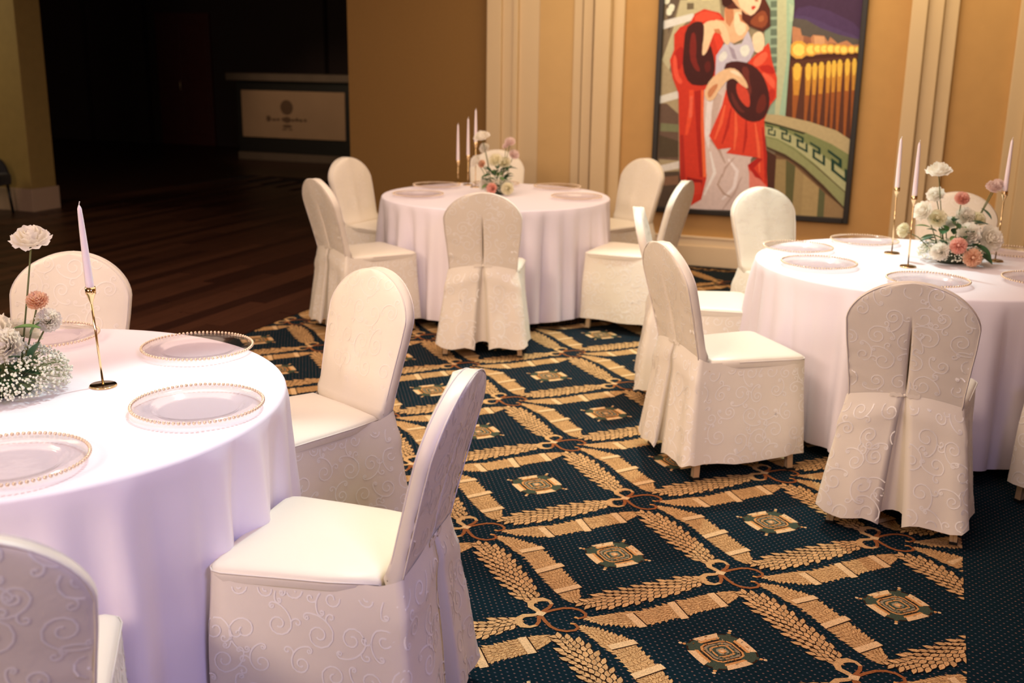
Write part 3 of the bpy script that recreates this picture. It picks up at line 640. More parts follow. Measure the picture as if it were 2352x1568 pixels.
(238,196,158,[-520,1842,-492,1860,-468,1859,-448,1838,-436,1804,-432,1757,-446,1723,-477,1702,-500,1708,-514,1743,-525,1779,-531,1815]),
(232,184,142,[-892,1932,-855,1942,-816,1942,-778,1932,-749,1910,-729,1877,-713,1838,-702,1793,-706,1767,-726,1761,-749,1785,-776,1839,-798,1865,-816,1865,-833,1838,-851,1784,-868,1732,-886,1680,-900,1655,-911,1656,-915,1682,-912,1732,-914,1785,-922,1842,-922,1884,-915,1913]),
(196,120,80,[-831,1876,-791,1882,-764,1837,-824,1854]),
(66,26,24,[-1039,1895,-1001,1924,-965,1935,-929,1930,-910,1901,-907,1851,-908,1800,-914,1748,-914,1708,-910,1680,-896,1680,-874,1709,-861,1735,-857,1757,-843,1738,-822,1675,-809,1621,-805,1575,-813,1529,-832,1483,-858,1456,-890,1448,-930,1447,-979,1453,-1018,1485,-1049,1543,-1064,1609,-1064,1684,-1062,1761,-1059,1841]),
(120,34,28,[-1004,1842,-987,1853,-974,1833,-965,1782,-960,1728,-960,1671,-948,1619,-924,1574,-925,1553,-949,1559,-975,1587,-1002,1639,-1014,1707,-1013,1793]),
(94,30,26,[-881,1626,-858,1638,-844,1624,-838,1584,-846,1558,-866,1546,-880,1560,-889,1600]),
(72,30,28,[-720,1619,-679,1635,-629,1638,-570,1629,-519,1611,-477,1584,-443,1550,-417,1511,-394,1463,-374,1407,-364,1353,-363,1302,-374,1255,-395,1213,-430,1187,-479,1178,-526,1186,-572,1211,-614,1246,-653,1291,-681,1339,-699,1391,-707,1437,-706,1477,-714,1526,-732,1582]),
(110,44,36,[-582,1599,-553,1594,-537,1566,-533,1515,-524,1472,-510,1438,-508,1404,-517,1369,-536,1392,-565,1471,-584,1534,-593,1579]),
(106,38,30,[-431,1383,-409,1395,-394,1372,-387,1316,-396,1275,-420,1251,-441,1245,-460,1256,-462,1290,-449,1348]),
(100,40,34,[-665,1406,-648,1383,-627,1349,-600,1304,-575,1273,-550,1256,-550,1248,-573,1247,-601,1263,-632,1297,-654,1340,-667,1392]),
(206,66,46,[-614,1475,-589,1468,-563,1448,-538,1415,-521,1375,-513,1329,-514,1300,-524,1289,-544,1297,-575,1325,-601,1359,-620,1398,-628,1433,-627,1463]),
(228,176,132,[-865,1433,-847,1474,-815,1514,-770,1552,-727,1575,-687,1585,-651,1581,-621,1564,-590,1534,-557,1489,-540,1456,-537,1436,-552,1436,-584,1455,-612,1476,-637,1498,-661,1506,-684,1500,-712,1477,-745,1436,-769,1398,-785,1363,-804,1339,-827,1327,-848,1332,-866,1355,-875,1378,-875,1401]),
(240,204,170,[-682,1566,-647,1567,-617,1553,-592,1525,-594,1516,-624,1527,-654,1541,-685,1557]),
(196,120,80,[-842,1416,-814,1446,-791,1461,-773,1461,-775,1441,-796,1400,-815,1371,-832,1353,-844,1358,-852,1387]),
(88,38,28,[-815,2359,-756,2423,-620,2442,-503,2386,-426,2256,-425,2158,-461,2115,-409,2027,-398,1900,-452,1859,-560,1900,-618,1950,-626,2027,-730,2028,-779,2061]),
(140,66,40,[-503,1994,-471,2016,-444,2008,-423,1969,-421,1933,-436,1900,-461,1886,-496,1892,-526,1903,-550,1919,-551,1941,-530,1969]),
(170,90,54,[-485,1975,-463,1980,-451,1972,-449,1950,-458,1936,-478,1930,-489,1939,-494,1961]),
(60,24,20,[-771,2128,-726,2149,-694,2146,-675,2119,-682,2090,-715,2059,-740,2043,-757,2040,-773,2058,-787,2097]),
(234,190,152,[-715,2344,-678,2360,-632,2364,-575,2358,-532,2336,-504,2297,-486,2248,-479,2188,-478,2131,-482,2076,-498,2030,-526,1993,-552,1978,-577,1987,-601,2001,-625,2018,-650,2038,-674,2061,-693,2099,-705,2155,-717,2221,-727,2298]),
(214,154,114,[-710,2160,-666,2116,-638,2038,-566,1988,-589,1988,-662,2050,-702,2094]),
(196,60,46,[-551,2043,-543,2049,-532,2050,-521,2046,-518,2041,-523,2033,-530,2026,-538,2019,-546,2022,-552,2034]),
(180,110,80,[-536,2137,-498,2082,-527,2080]),
(60,36,30,[-623,2201,-595,2206,-581,2204,-580,2195,-593,2188,-618,2185,-633,2187,-636,2194]),
(60,36,30,[-529,2195,-506,2191,-496,2186,-498,2181,-509,2179,-527,2180,-537,2185,-539,2193]),
(90,50,36,[-652,2242,-579,2252,-584,2242]),
(90,50,36,[-544,2246,-492,2229,-538,2235])]

pt = thing('framed_painting', 'large black-framed painting of a woman in a red shawl beside a bridge at night', 'painting', (0, 0, 0))
fr = MB()
X0, X1, Z0, Z1 = -1.276, 0.306, 0.425, 2.90
fr.box(X0, X0 + .042, 5.425, 5.47, Z0, Z1); fr.box(X1 - .042, X1, 5.425, 5.47, Z0, Z1); fr.box(X0 + .042, X1 - .042, 5.425, 5.47, Z0, Z0 + .042); fr.box(X0 + .042, X1 - .042, 5.425, 5.47, Z1 - .042, Z1)
fr.build('frame', M['blackgloss'], pt, smooth=False, bevel=0.004)
cv = MB(); cv.add([(X0 + .03, 5.465, Z0 + .03), (X1 - .03, 5.465, Z0 + .03), (X1 - .03, 5.465, Z1 - .03), (X0 + .03, 5.465, Z1 - .03)], [(0, 1, 2, 3)], 0, srgb(120, 95, 70))
PG = (1.12, 1.42, 1.75)
for k, (r_, g_, b_, q) in enumerate(PAINT):
    n = len(q) // 2; P = [(q[2 * i] / 1000, 5.464 - k * 0.00006, q[2 * i + 1] / 1000) for i in range(n)]
    ar = sum(P[i][0] * P[(i + 1) % n][2] - P[(i + 1) % n][0] * P[i][2] for i in range(n))
    if ar < 0: P = P[::-1]
    c = srgb(r_, g_, b_); cv.add(P, [tuple(range(n))], 0, tuple(min(.95, x * y) for x, y in zip(c, PG)))
cv.build('canvas', M['paint'], pt, smooth=False, tint=True)

# ---------------------------------------------------------------- covered banquet chair
def hwf(z):
    if z < .79: return interp([(.43, .186), (.50, .190), (.55, .193), (.65, .203), (.72, .211), (.79, .215)], z)
    t = min(1, (z - .79) / .147); return .215 * sqrt(max(0, 1 - t ** 1.7))
def ycf(z): return -.200 - .235 * (z - .47) - .05 * max(0, z - .47) ** 2
TH = .022
def wr(x, y, z, a, s=9): return a * noise.noise(Vector((x * s, y * s, z * s * .6)))
def back_rear(x, z, off=0):
    hw = max(hwf(z), .004); u = max(-1, min(1, x / hw)); y = ycf(z) - TH * (1 - .30 * abs(u) ** 8)
    if .52 < z < .80: y += .050 * math.exp(-(x / .003) ** 2) * sin(pi * min(1, (z - .515) / .22 if z < .625 else (.80 - z) / .35)) 
    y += wr(x, 3, z, .006) + .010 * sin(z * 95 + x * 30 + 2 * sin(z * 31)) * max(0, abs(u) - .35) ** 1.5 * max(.15, 1 - abs(z - .60) / .14)
    return Vector((x, y - off, z))
def back_front(x, z, off=0):
    hw = max(hwf(z), .004); u = max(-1, min(1, x / hw)); y = ycf(z) + TH * (1 - .30 * abs(u) ** 8) + .013 * (1 - u * u) * min(1, (z - .43) * 6)
    y += wr(x, 7, z, .007, 7) + .006 * math.exp(-((x - .03) / .03) ** 2) * max(0, 1 - abs(z - .62) / .2)
    return Vector((x, y + off, z))
def back_ring(z):
    hw = hwf(z); fr_ = [.97, .90, .78, .64, .50, .36, .22, .12]; ab = [.010, .0045, .002]
    xs = [f * hw for f in fr_] + [min(a, .08 * hw * (i * -.2 + 1)) for i, a in enumerate(ab)] + [0]
    xs = xs + [-x for x in xs[-2::-1]]
    rear = [back_rear(x, z) for x in xs]; c = ycf(z)
    left = [Vector((-hw, c + k * TH, z)) for k in (-.62, 0, .62)]
    fl = max(0, min(1, (.60 - z) / .13)); kf = 1 + .09 * fl * fl if z > .495 else .97
    front = [back_front(-x, z) for x in xs]
    front = [Vector((p.x * kf, p.y + .020 * (fl if z > .47 else .3) ** 3, p.z)) for p in front]
    right = [Vector((hw, c + k * TH, z)) for k in (.62, 0, -.62)]
    return rear + left + front + right
ZS = [.43 + .02 * i for i in range(18)] + [.79 + .147 * sin(k / 13 * pi / 2) for k in range(0, 13)] + [.79 + .147 * .9965]
def outline(v, z0=None):
    """skirt ring, v=0 waist .. 1 hem"""
    Wr, Wf = lerp(.193, .262, v ** .9), lerp(.224, .246, v); yr, yf = lerp(-.238, -.292, v ** .9), lerp(.243, .262, v)
    pts = []   # (x, y, ztop, zbot)
    g = .003 + .036 * v ** .75
    rearx = [0.0, .12, .25, .4, .55, .7, .84, .94, 1.0]
    for s in rearx:
        x = lerp(g, Wr, s); pts.append((x, yr + .016 * s ** 3, lerp(.528, .500, s ** 2), .060 + .016 * s + .010 * sin(7 * s)))
    for s in (.04, .12, .25, .4, .55, .7, .85, .94):
        pts.append((lerp(Wr, Wf, s) - .012 * sin(pi * s) * (1 - v), lerp(yr + .018, yf - .03, s), .478 if s > .1 else .49, .076 + .004 * sin(9 * s)))
    pts += [(Wf - .004, yf - .014, .474, .076), (Wf - .016, yf - .003, .474, .076)]
    for s in (.85, .65, .4, .2, 0, -.2, -.4, -.65, -.85): pts.append((Wf * s * .96, yf + .003, .474, .078 + .004 * cos(7 * s)))
    half = [p for p in pts if p[0] > 0 and p not in pts[-9:]]
    right = pts[:9 + 8 + 2]
    left = [(-p[0], p[1], p[2], p[3] - .006 * (i < 9)) for i, p in enumerate(right)][::-1]
    front = pts[9 + 8 + 2:]
    d = .006 + .060 * v ** .7
    inner = [(-g - .022 * v, yr + d * .5, .526, .075), (-g * .6, yr + d, .524, .088), (0, yr + d * 1.05, .524, .090), (g * .6, yr + d, .524, .088), (g + .022 * v, yr + d * .5, .526, .075)]
    return right + front + left + inner
def skirt_rows(nv=16):
    rows = []; N = len(outline(0))
    for i in range(nv + 1):
        v = i / nv; ring = []
        for k, (x, y, zt, zb) in enumerate(outline(v)):
            z = lerp(zt, zb, v); a = k / N * 2 * pi
            w = .010 * v * sin(a * 9 + 1.3 * sin(a * 2)) + .006 * v * sin(a * 17 + 2)
            n = Vector((x, y, 0)); n = n.normalized() if n.length > .05 else Vector((0, -1, 0))
            if k >= N - 5: w = 0
            w += wr(x * 1.2, y, z, .010, 8) * (.3 + v * .7)
            w += .008 * math.exp(-((v - .12 - .5 * abs(x)) / .06) ** 2) * (y < -.2)
            ring.append(Vector((x, y, z)) + n * w)
        rows.append(ring)
    return rows
SK = skirt_rows()
def skirt_pt(k, v, off=0):
    """k continuous ring index, v 0..1"""
    N = len(SK[0]); i = int(math.floor(k)); f = k - i; i %= N; j = (i + 1) % N; r = v * (len(SK) - 1); a = min(int(r), len(SK) - 2); g = r - a
    p = (SK[a][i] * (1 - f) + SK[a][j] * f) * (1 - g) + (SK[a + 1][i] * (1 - f) + SK[a + 1][j] * f) * g
    n = Vector((p.x, p.y, 0)); 
    if p.y < -.2: n = Vector((0, -1, 0))
    elif abs(p.x) > .17 and p.y < .235: n = Vector((1 if p.x > 0 else -1, 0, 0))
    else: n = Vector((0, 1, 0))
    return p + n * off
def scrolls(x0, x1, z0, z1, seed, step=.086):
    """list of 2D strokes: running vine of spirals"""
    q = random.Random(seed); out = []
    nx, nz = max(1, round((x1 - x0) / step)), max(1, round((z1 - z0) / step))
    for i in range(nx):
        for j in range(nz):
            cx = x0 + (i + .5 + q.uniform(-.18, .18) + (.25 if j % 2 else -.25)) * (x1 - x0) / nx; cz = z0 + (j + .5 + q.uniform(-.18, .18)) * (z1 - z0) / nz
            Rr = q.uniform(.023, .039); ch = q.choice((1, -1)); ph = q.uniform(0, 2 * pi); T = 2 * pi * q.uniform(1.1, 1.45); P = []
            for k in range(16, -1, -1):
                t = k / 16 * T; r = Rr * (1 - .80 * (k / 16) ** .85); P.append((cx + r * cos(ph + ch * t), cz + r * sin(ph + ch * t)))
            a = ph - ch * pi / 2; x, z = P[-1]; h = a; st = .0075
            for k in range(11):
                h += ch * (st / (Rr * 1.7)) * (1 if k < 6 else 1) * -1; x += cos(h) * st; z += sin(h) * st; P.append((x, z))
            rr2 = .012
            for k in range(9):
                h += -ch * (.005 / rr2); x += cos(h) * .005; z += sin(h) * .005; P.append((x, z)); rr2 *= .85
            out.append(P)
            # little branching curl
            k0 = q.randrange(18, 24); x, z = P[k0]; h = atan2(P[k0 + 1][1] - P[k0][1], P[k0 + 1][0] - P[k0][0]) + ch * .6; rr3 = .022; Q = [(x, z)]
            for k in range(10):
                h += ch * (.005 / rr3); x += cos(h) * .005; z += sin(h) * .005; rr3 *= .84; Q.append((x, z))
            out.append(Q)
    return out
def put_strokes(b, strokes, f, ok, w=.0021, off=.0009, mi=1, du=1.0):
    for P in strokes:
        L_, R_ = [], []; N = len(P)
        for i, (x, z) in enumerate(P):
            a = P[max(0, i - 1)]; e = P[min(N - 1, i + 1)]; dx, dz = e[0] - a[0], e[1] - a[1]; n = hypot(dx, dz) or 1; ww = w * (1 if i not in (0, N - 1) else 1.3)
            l, r = (x - dz / n * ww, z + dx / n * ww), (x + dz / n * ww, z - dx / n * ww); L_.append(l); R_.append(r)
        for i in range(N - 1):
            if ok(*P[i]) and ok(*P[i + 1]):
                b.add([f(*L_[i], off), f(*R_[i], off), f(*R_[i + 1], off), f(*L_[i + 1], off)], [(0, 1, 2, 3)], mi)
def make_chair():
    t = thing('banquet_chair', 'x', 'chair')
    b = MB(); rows = [back_ring(z) for z in ZS]; b.grid(rows, True, 0, True, True)
    put_strokes(b, scrolls(-.22, .22, .52, .95, 5), back_rear, lambda x, z: .525 < z < .925 and abs(x) < hwf(z) * .95 and abs(x) > .006)
    put_strokes(b, scrolls(-.22, .22, .48, .95, 8), back_front, lambda x, z: .50 < z < .925 and abs(x) < hwf(z) * .93, off=.0007, mi=2)
    bk = b.build('backrest', [M['satin'], M['satin_scroll'], M['satin_faint']], t)
    # piping along rear and front edges of the backrest
    p = MB()
    for f, sgn in ((back_rear, -1), (back_front, 1)):
        pts = []
        zz = ZS[3:-1]
        for z in zz: hw = hwf(z); pts.append(Vector((hw * .985, ycf(z) + sgn * TH * .80, z)))
        pts.append(Vector((0, ycf(.937) + sgn * TH * .8, .9375)))
        for z in zz[::-1]: hw = hwf(z); pts.append(Vector((-hw * .985, ycf(z) + sgn * TH * .80, z)))
        p.tube(pts, .0022, 5)
    p.build('piping', M['piping'], bk)
    # skirt
    b = MB(); b.grid(SK, True, 0, flip=True)
    N = len(SK[0]); per = [0]
    mid = SK[8]
    for k in range(N): per.append(per[-1] + (mid[(k + 1) % N] - mid[k]).length)
    tot = per[-6]
    def kof(s):
        s = max(0, min(tot, s))
        for k in range(N):
            if per[k + 1] >= s: return k + (s - per[k]) / max(1e-6, per[k + 1] - per[k])
        return 0
    put_strokes(b, scrolls(0, tot, .06, .50, 11), lambda s, z, off: skirt_pt(kof(s), max(0, min(1, (.5 - z) / .42)), off), lambda s, z: .012 < s < tot - .012 and .085 < z < .47, off=.0014)
    sk = b.build('skirt', [M['satin'], M['satin_scroll']], t)
    # seat cushion cover
    b = MB(); rows = []
    def seat_ring(sc, z):
        ring = []
        for x, y in [(-.185, -.165), (-.09, -.17), (0, -.17), (.09, -.17), (.185, -.165), (.205, -.05), (.213, .06), (.220, .15), (.224, .205), (.218, .230), (.200, .243), (.15, .246), (.06, .248), (-.06, .248), (-.15, .246), (-.200, .243), (-.218, .230), (-.224, .205), (-.220, .15), (-.213, .06), (-.205, -.05)]:
            ring.append(Vector((x * sc, lerp(.03, y, sc), z)))
        return ring
    for sc, z in ((.985, .455), (1.0, .468), (1.0, .476), (.985, .484), (.955, .489), (.88, .494), (.72, .499), (.5, .502), (.25, .503)):
        rows.append([p_ + Vector((0, 0, wr(p_.x, p_.y, 1, .003, 9) if sc < .97 else 0)) for p_ in seat_ring(sc, z)])
    b.grid(rows, True, 0, False, True)
    def seat_f(x, y, off):
        s = max(abs(x) / .222, abs(y - .03) / .215); return Vector((x, y, interp([(0, .503), (.5, .502), (.72, .499), (.88, .494), (1, .486)], s) + off + .0012))
    st = b.build('seat', [M['satin'], M['satin_scroll']], t)
    p = MB(); p.tube([q + Vector((0, 0, .0005)) for q in seat_ring(1.004, .478)][5:] + [seat_ring(1.004, .478)[0]], .0022, 5)
    p.build('piping', M['piping'], st)
    p = MB(); rows = [[Vector((x, back_rear(x, .525).y - .010 + .004 * abs(x) / .05, .525 + dz * (1 if abs(x) > .01 else .55) + .002 * sin(x * 300))) for x in [k * .0045 for k in range(-11, 12)]] for dz in (-.007, 0, .007)]
    p.grid(rows); p.lathe([(.0001, .004), (.004, .0035), (.006, .001), (.004, -.002), (.0001, -.003)], 10, (0, 0, 0))
    nb = len(p.v) - 50
    for i in range(nb, len(p.v)):
        x, y, z = p.v[i]; p.v[i] = (x, back_rear(0, .525).y - .012 - z, .525 + y)
    p.build('tie_button', M['satin'], t)
    for sx in (-1, 1):
        for sy in (-1, 1):
            b = MB(); y0, y1 = (-.222, -.190) if sy < 0 else (.205, .190); x0, x1 = (.212, .185)
            for (ox, oy) in ((0, 0),):
                w0, w1 = .0125, .014
                b.grid([[(sx * x0 + dx * w0, y0 + dy * w0, 0.004) for dx, dy in ((-1, -1), (-.15, -1), (0, -.8), (.15, -1), (1, -1), (1, 1), (-1, 1))], [(sx * x1 + dx * w1, y1 + dy * w1, .45) for dx, dy in ((-1, -1), (-.15, -1), (0, -.8), (.15, -1), (1, -1), (1, 1), (-1, 1))]], True, 0, True, True)
            lg = b.build('leg', M['gold_leg'], t, smooth=False)
            b = MB(); b.box(sx * x0 - .014, sx * x0 + .014, y0 - .014, y0 + .014, 0.004, .014); b.build('rubber_foot', M['steel'], lg, smooth=False)
    return t
CH = make_chair()
CHAIRS = [
 ('L', -.385, -1.155, 188, 'ivory covered chair side-on at the near right of the foreground table, pleat and button visible', 'chairs at the foreground left table'),
 ('L', -.978, -.372, 245, 'ivory covered chair facing the camera on the far right side of the foreground table', 'chairs at the foreground left table'),
 ('L', -1.865, -.580, 291, 'ivory covered chair behind the flower arrangement and candle of the foreground table', 'chairs at the foreground left table'),
 ('L', -.650, -1.975, 130, 'ivory covered chair in the bottom left corner, swirl-patterned back to the camera', 'chairs at the foreground left table'),
 ('B', -2.310, 2.471, 56, 'ivory covered chair at the near left of the back table, turned to the right', 'chairs at the back table'),
 ('B', -2.710, 3.450, 350, 'ivory covered chair at the left end of the back table before the brown wall', 'chairs at the back table'),
 ('B', -1.460, 2.350, 109, 'ivory covered chair at the front of the back table, pleated back to the camera', 'chairs at the back table'),
 ('B', -1.260, 4.264, 238, 'ivory covered chair behind the right side of the back table, left of the painting', 'chairs at the back table'),
 ('B', -.815, 3.200, 176, 'ivory covered chair at the right end of the back table facing left', 'chairs at the back table'),
 ('B', -2.209, 4.369, 292, 'ivory covered chair behind the flowers of the back table', 'chairs at the back table'),
 ('R', -.145, 1.940, 13, 'ivory covered chair nearly edge-on at the left of the right table, behind another chair', 'chairs at the right table'),
 ('R', .155, 1.085, 38, 'ivory covered chair at the front left of the right table, rear foot on carpet', 'chairs at the right table'),
 ('R', .190, 2.820, 315, 'ivory covered chair on the far left of the right table, below the painting', 'chairs at the right table'),
 ('R', .880, .776, 87, 'ivory covered chair at the front of the right table, pleated back to the camera', 'chairs at the right table'),
 ('R', 1.002, 3.013, 264, 'ivory covered chair behind the flowers of the right table', 'chairs at the right table'),
 ('R', 1.616, 1.058, 135, 'ivory covered chair cut off by the right photo edge, skirt corner in view', 'chairs at the right table'),
]
for i, (tb, x, y, a, lab, grp) in enumerate(CHAIRS):
    rz = radians(a) - pi / 2
    if i == 0: CH.location = (x, y, 0); CH.rotation_euler = (0, 0, rz); CH['label'] = lab; CH['group'] = grp
    else: dup(CH, (x, y, 0), rz, lab, grp)

# ---------------------------------------------------------------- tables and cloths
TB = {'L': (-1.372, -1.246), 'R': (.889, 1.924), 'B': (-1.816, 3.380)}
def table(key, label):
    t = thing('round_table', label, 'table', (*TB[key], 0), 0, 'round tables under the cloths')
    b = MB(); b.lathe([(.001, .738), (.742, .738), (.745, .728), (.742, .715), (.001, .715)], 64); b.build('tabletop', M['tablewood'], t)
    for k in range(4):
        a = pi / 4 + k * pi / 2; b = MB(); b.tube([(.42 * cos(a), .42 * sin(a), .715), (.48 * cos(a), .48 * sin(a), .004)], .014, 8); b.build('leg', M['steel'], t)
def cloth(key, label, seed, dents, grp='white tablecloths'):
    q = random.Random(seed); cx, cy = TB[key]; nt = 288; b = MB(); rows = []
    comp = [(n, q.uniform(0, 2 * pi), q.uniform(.5, 1)) for n in (5, 12, 17, 22, 31, 36)]
    def fold(t):
        s = sum(a * (cos(n * t + p + .6 * sin(3 * t + p)) if k % 2 == 0 else 1.5 * (abs(sin((n * t + p) / 2 + .3 * sin(2 * t + p) * (n % 2 == 0))) * 2 - 1.27)) for k, (n, p, a) in enumerate(comp)) / 2.7
        return s
    for r in (.04, .2, .4, .55, .66, .72, .745): rows.append([(r * cos(2 * pi * j / nt), r * sin(2 * pi * j / nt), .750 + .0008 * sin(j * .3 + r * 20)) for j in range(nt)])
    for a in (25, 50, 75): rows.append([((.747 + .012 * sin(radians(a))) * cos(2 * pi * j / nt), (.747 + .012 * sin(radians(a))) * sin(2 * pi * j / nt), .738 + .012 * cos(radians(a))) for j in range(nt)])
    H = 22
    for i in range(1, H + 1):
        v = i / H; ring = []
        for j in range(nt):
            t = 2 * pi * j / nt; f = fold(t + .10 * sin(v * 2) * 0); amp = .052 * v ** .62
            r = .759 + .020 * v + amp * (f * .75 + .25 * f * abs(f)) + .004 * noise.noise(Vector((t * 6, v * 5, seed)))
            for (da, dw, dd) in dents:
                dt = abs((t - radians(da) + pi) % (2 * pi) - pi)
                if dt < dw: k = cos(dt / dw * pi / 2); r -= dd * k * min(1, v * 1.6)
            z = lerp(.738, .055, v) + .012 * f * v
            ring.append((r * cos(t), r * sin(t), z))
        rows.append(ring)
    b.grid(rows, True, 0, True); 
    o = b.build('tablecloth', M['cloth']); o.location = (cx, cy, 0)
    return tag(o, label, 'tablecloth', grp)
table('L', 'round banquet table hidden under the foreground white cloth'); table('R', 'round banquet table hidden under the right white cloth'); table('B', 'round banquet table hidden under the back white cloth')
cloth('L', 'white floor-length tablecloth on the foreground left table, brightly lit on top', 3, [])
cloth('R', 'white floor-length tablecloth on the right table', 8, [])
cloth('B', 'white floor-length tablecloth on the back table by the pilasters', 14, [])

# ---------------------------------------------------------------- charger plates
def make_plate():
    t = thing('charger_plate', 'x', 'plate'); b = MB()
    prof = [(.001, .0035), (.095, .0035), (.103, .0045), (.112, .0125), (.120, .0155), (.161, .0195), (.1615, .0165), (.122, .0125), (.113, .0095), (.105, .001), (.095, .0), (.001, .0)]
    b.lathe(prof, 72); b.build('glass_dish', M['glass'], t)
    b = MB(); n = 84
    for k in range(n):
        a = 2 * pi * k / n; b.lathe([(.0002, .0045), (.0032, .0032), (.0045, 0), (.0032, -.0032), (.0002, -.0045)], 8, (.1645 * cos(a), .1645 * sin(a), .0185))
    o = b.build('beaded_rim', M['bead'], t); o['kind'] = 'stuff'
    return t
PLT = make_plate(); first_plate = True
PLATES = [
 ('L', .570, 13, 'clear glass charger plate nearest the side-on chair on the foreground table'), ('L', .628, 71, 'clear glass charger plate on the far right of the foreground table, beside the tall candle'),
 ('L', .555, -40, 'clear glass charger plate cut by the left edge on the foreground table'), ('L', .60, 122, 'clear glass charger plate half hidden behind the flowers on the foreground table'),
 ('R', .580, 121, 'clear glass charger plate at the back of the right table, nearest the painting'), ('R', .600, 167, 'clear glass charger plate at the left rim of the right table'),
 ('R', .515, 210, 'clear glass charger plate on the front left of the right table'), ('R', .470, -88, 'clear glass charger plate behind the chair back at the front of the right table'),
 ('R', .530, -27, 'clear glass charger plate on the right table cut by the right photo edge, nearer one'), ('R', .600, 50, 'clear glass charger plate on the right table cut by the right photo edge, farther one'),
 ('B', .590, 157, 'clear glass charger plate at the far left of the back table'), ('B', .520, 213, 'clear glass charger plate at the near left of the back table'),
 ('B', .545, 8, 'clear glass charger plate at the near right of the back table'), ('B', .600, 66, 'clear glass charger plate at the far right of the back table'),
 ('B', .570, 112, 'clear glass charger plate behind the flowers on the back table')]
for tb, r, a, lab in PLATES:
    loc = (TB[tb][0] + r * cos(radians(a)), TB[tb][1] + r * sin(radians(a)), .7515)
    if first_plate: PLT.location = loc; PLT['label'] = lab; PLT['group'] = 'glass charger plates'; first_plate = False
    else: dup(PLT, loc, a, lab, 'glass charger plates')

# ---------------------------------------------------------------- candles in gold holders
def holder(x, y, h, label, tilt=(0, 0), grp=None):
    t = thing('candle_holder', label, 'candlestick', (x, y, .7505), 0, grp)
    b = MB(); b.lathe([(.001, .0), (.036, .0), (.0365, .003), (.035, .005), (.006, .006), (.001, .006)], 40); bs_ = b.build('base', M['gold'], t)
    b = MB(); b.lathe([(.0345, .0058), (.0335, .0064), (.004, .0066)], 40); b.build('base_reflection', M['dark_reflection'], bs_)  # dark disc stands in for the reflection on the gold base
    tx, ty = tilt; top = h - .045
    b = MB(); b.tube([(0, 0, .005), (tx * .5, ty * .5, top / 2), (tx, ty, top)], .0032, 8); b.build('stem', M['gold'], t)
    b = MB(); b.lathe([(.003, .0), (.004, .004), (.0115, .026), (.0135, .028), (.0135, .047), (.0115, .047), (.0110, .030), (.001, .029)], 24, (tx, ty, top)); b.build('cup', M['gold'], t)
    return t
def candle(x, y, h, L, label, tilt=(0, 0), grp=None):
    sx, sy = tilt[0] / max(h, .1), tilt[1] / max(h, .1)
    o = thing('taper_candle', label, 'candle', (x + tilt[0], y + tilt[1], .7505 + h - .014), 0, grp)
    b = MB(); n = 8; rows = []
    for s, r in ((0, .0105), (.02, .0112), (.12, .0110), (.4, .0098), (.7, .0080), (.9, .0062), (.955, .0056), (.975, .0040), (.99, .0022), (1, .0012)):
        rows.append([(sx * s * L + r * cos(2 * pi * j / 16), sy * s * L + r * sin(2 * pi * j / 16), s * L) for j in range(16)])
    b.grid(rows, True, 0, True, True); b.build('wax', M['candle'], o)
    b = MB(); b.tube([(sx * L, sy * L, L - .002), (sx * L + .001, sy * L, L + .004), (sx * L + .003, sy * L, L + .009)], .0013, 5); b.build('wick', M['wick'], o)
def pair(x, y, h, L, where, tilt=(0, 0), g=''):
    holder(x, y, h, 'slim gold candle holder ' + where, tilt, 'gold candle holders' + g); candle(x, y, h, L, 'unlit pale taper candle ' + where, tilt, 'taper candles' + g)
pair(-1.179, -1.051, .275, .235, 'alone on the foreground table', (-.012, -.004))
pair(.734, 2.168, .315, .245, 'leftmost of the three on the right table', (-.006, 0)); pair(.817, 1.824, .318, .250, 'in the middle of the three on the right table', (-.004, 0))
pair(1.191, 2.158, .325, .250, 'rightmost on the right table beside the blush flowers', (.004, 0))
pair(-2.341, 3.937, .160, .275, 'shortest and leftmost on the back table'); pair(-2.221, 3.844, .210, .275, 'middle-height one of three on the back table'); pair(-2.121, 3.746, .312, .240, 'tallest on the back table beside the white rose')

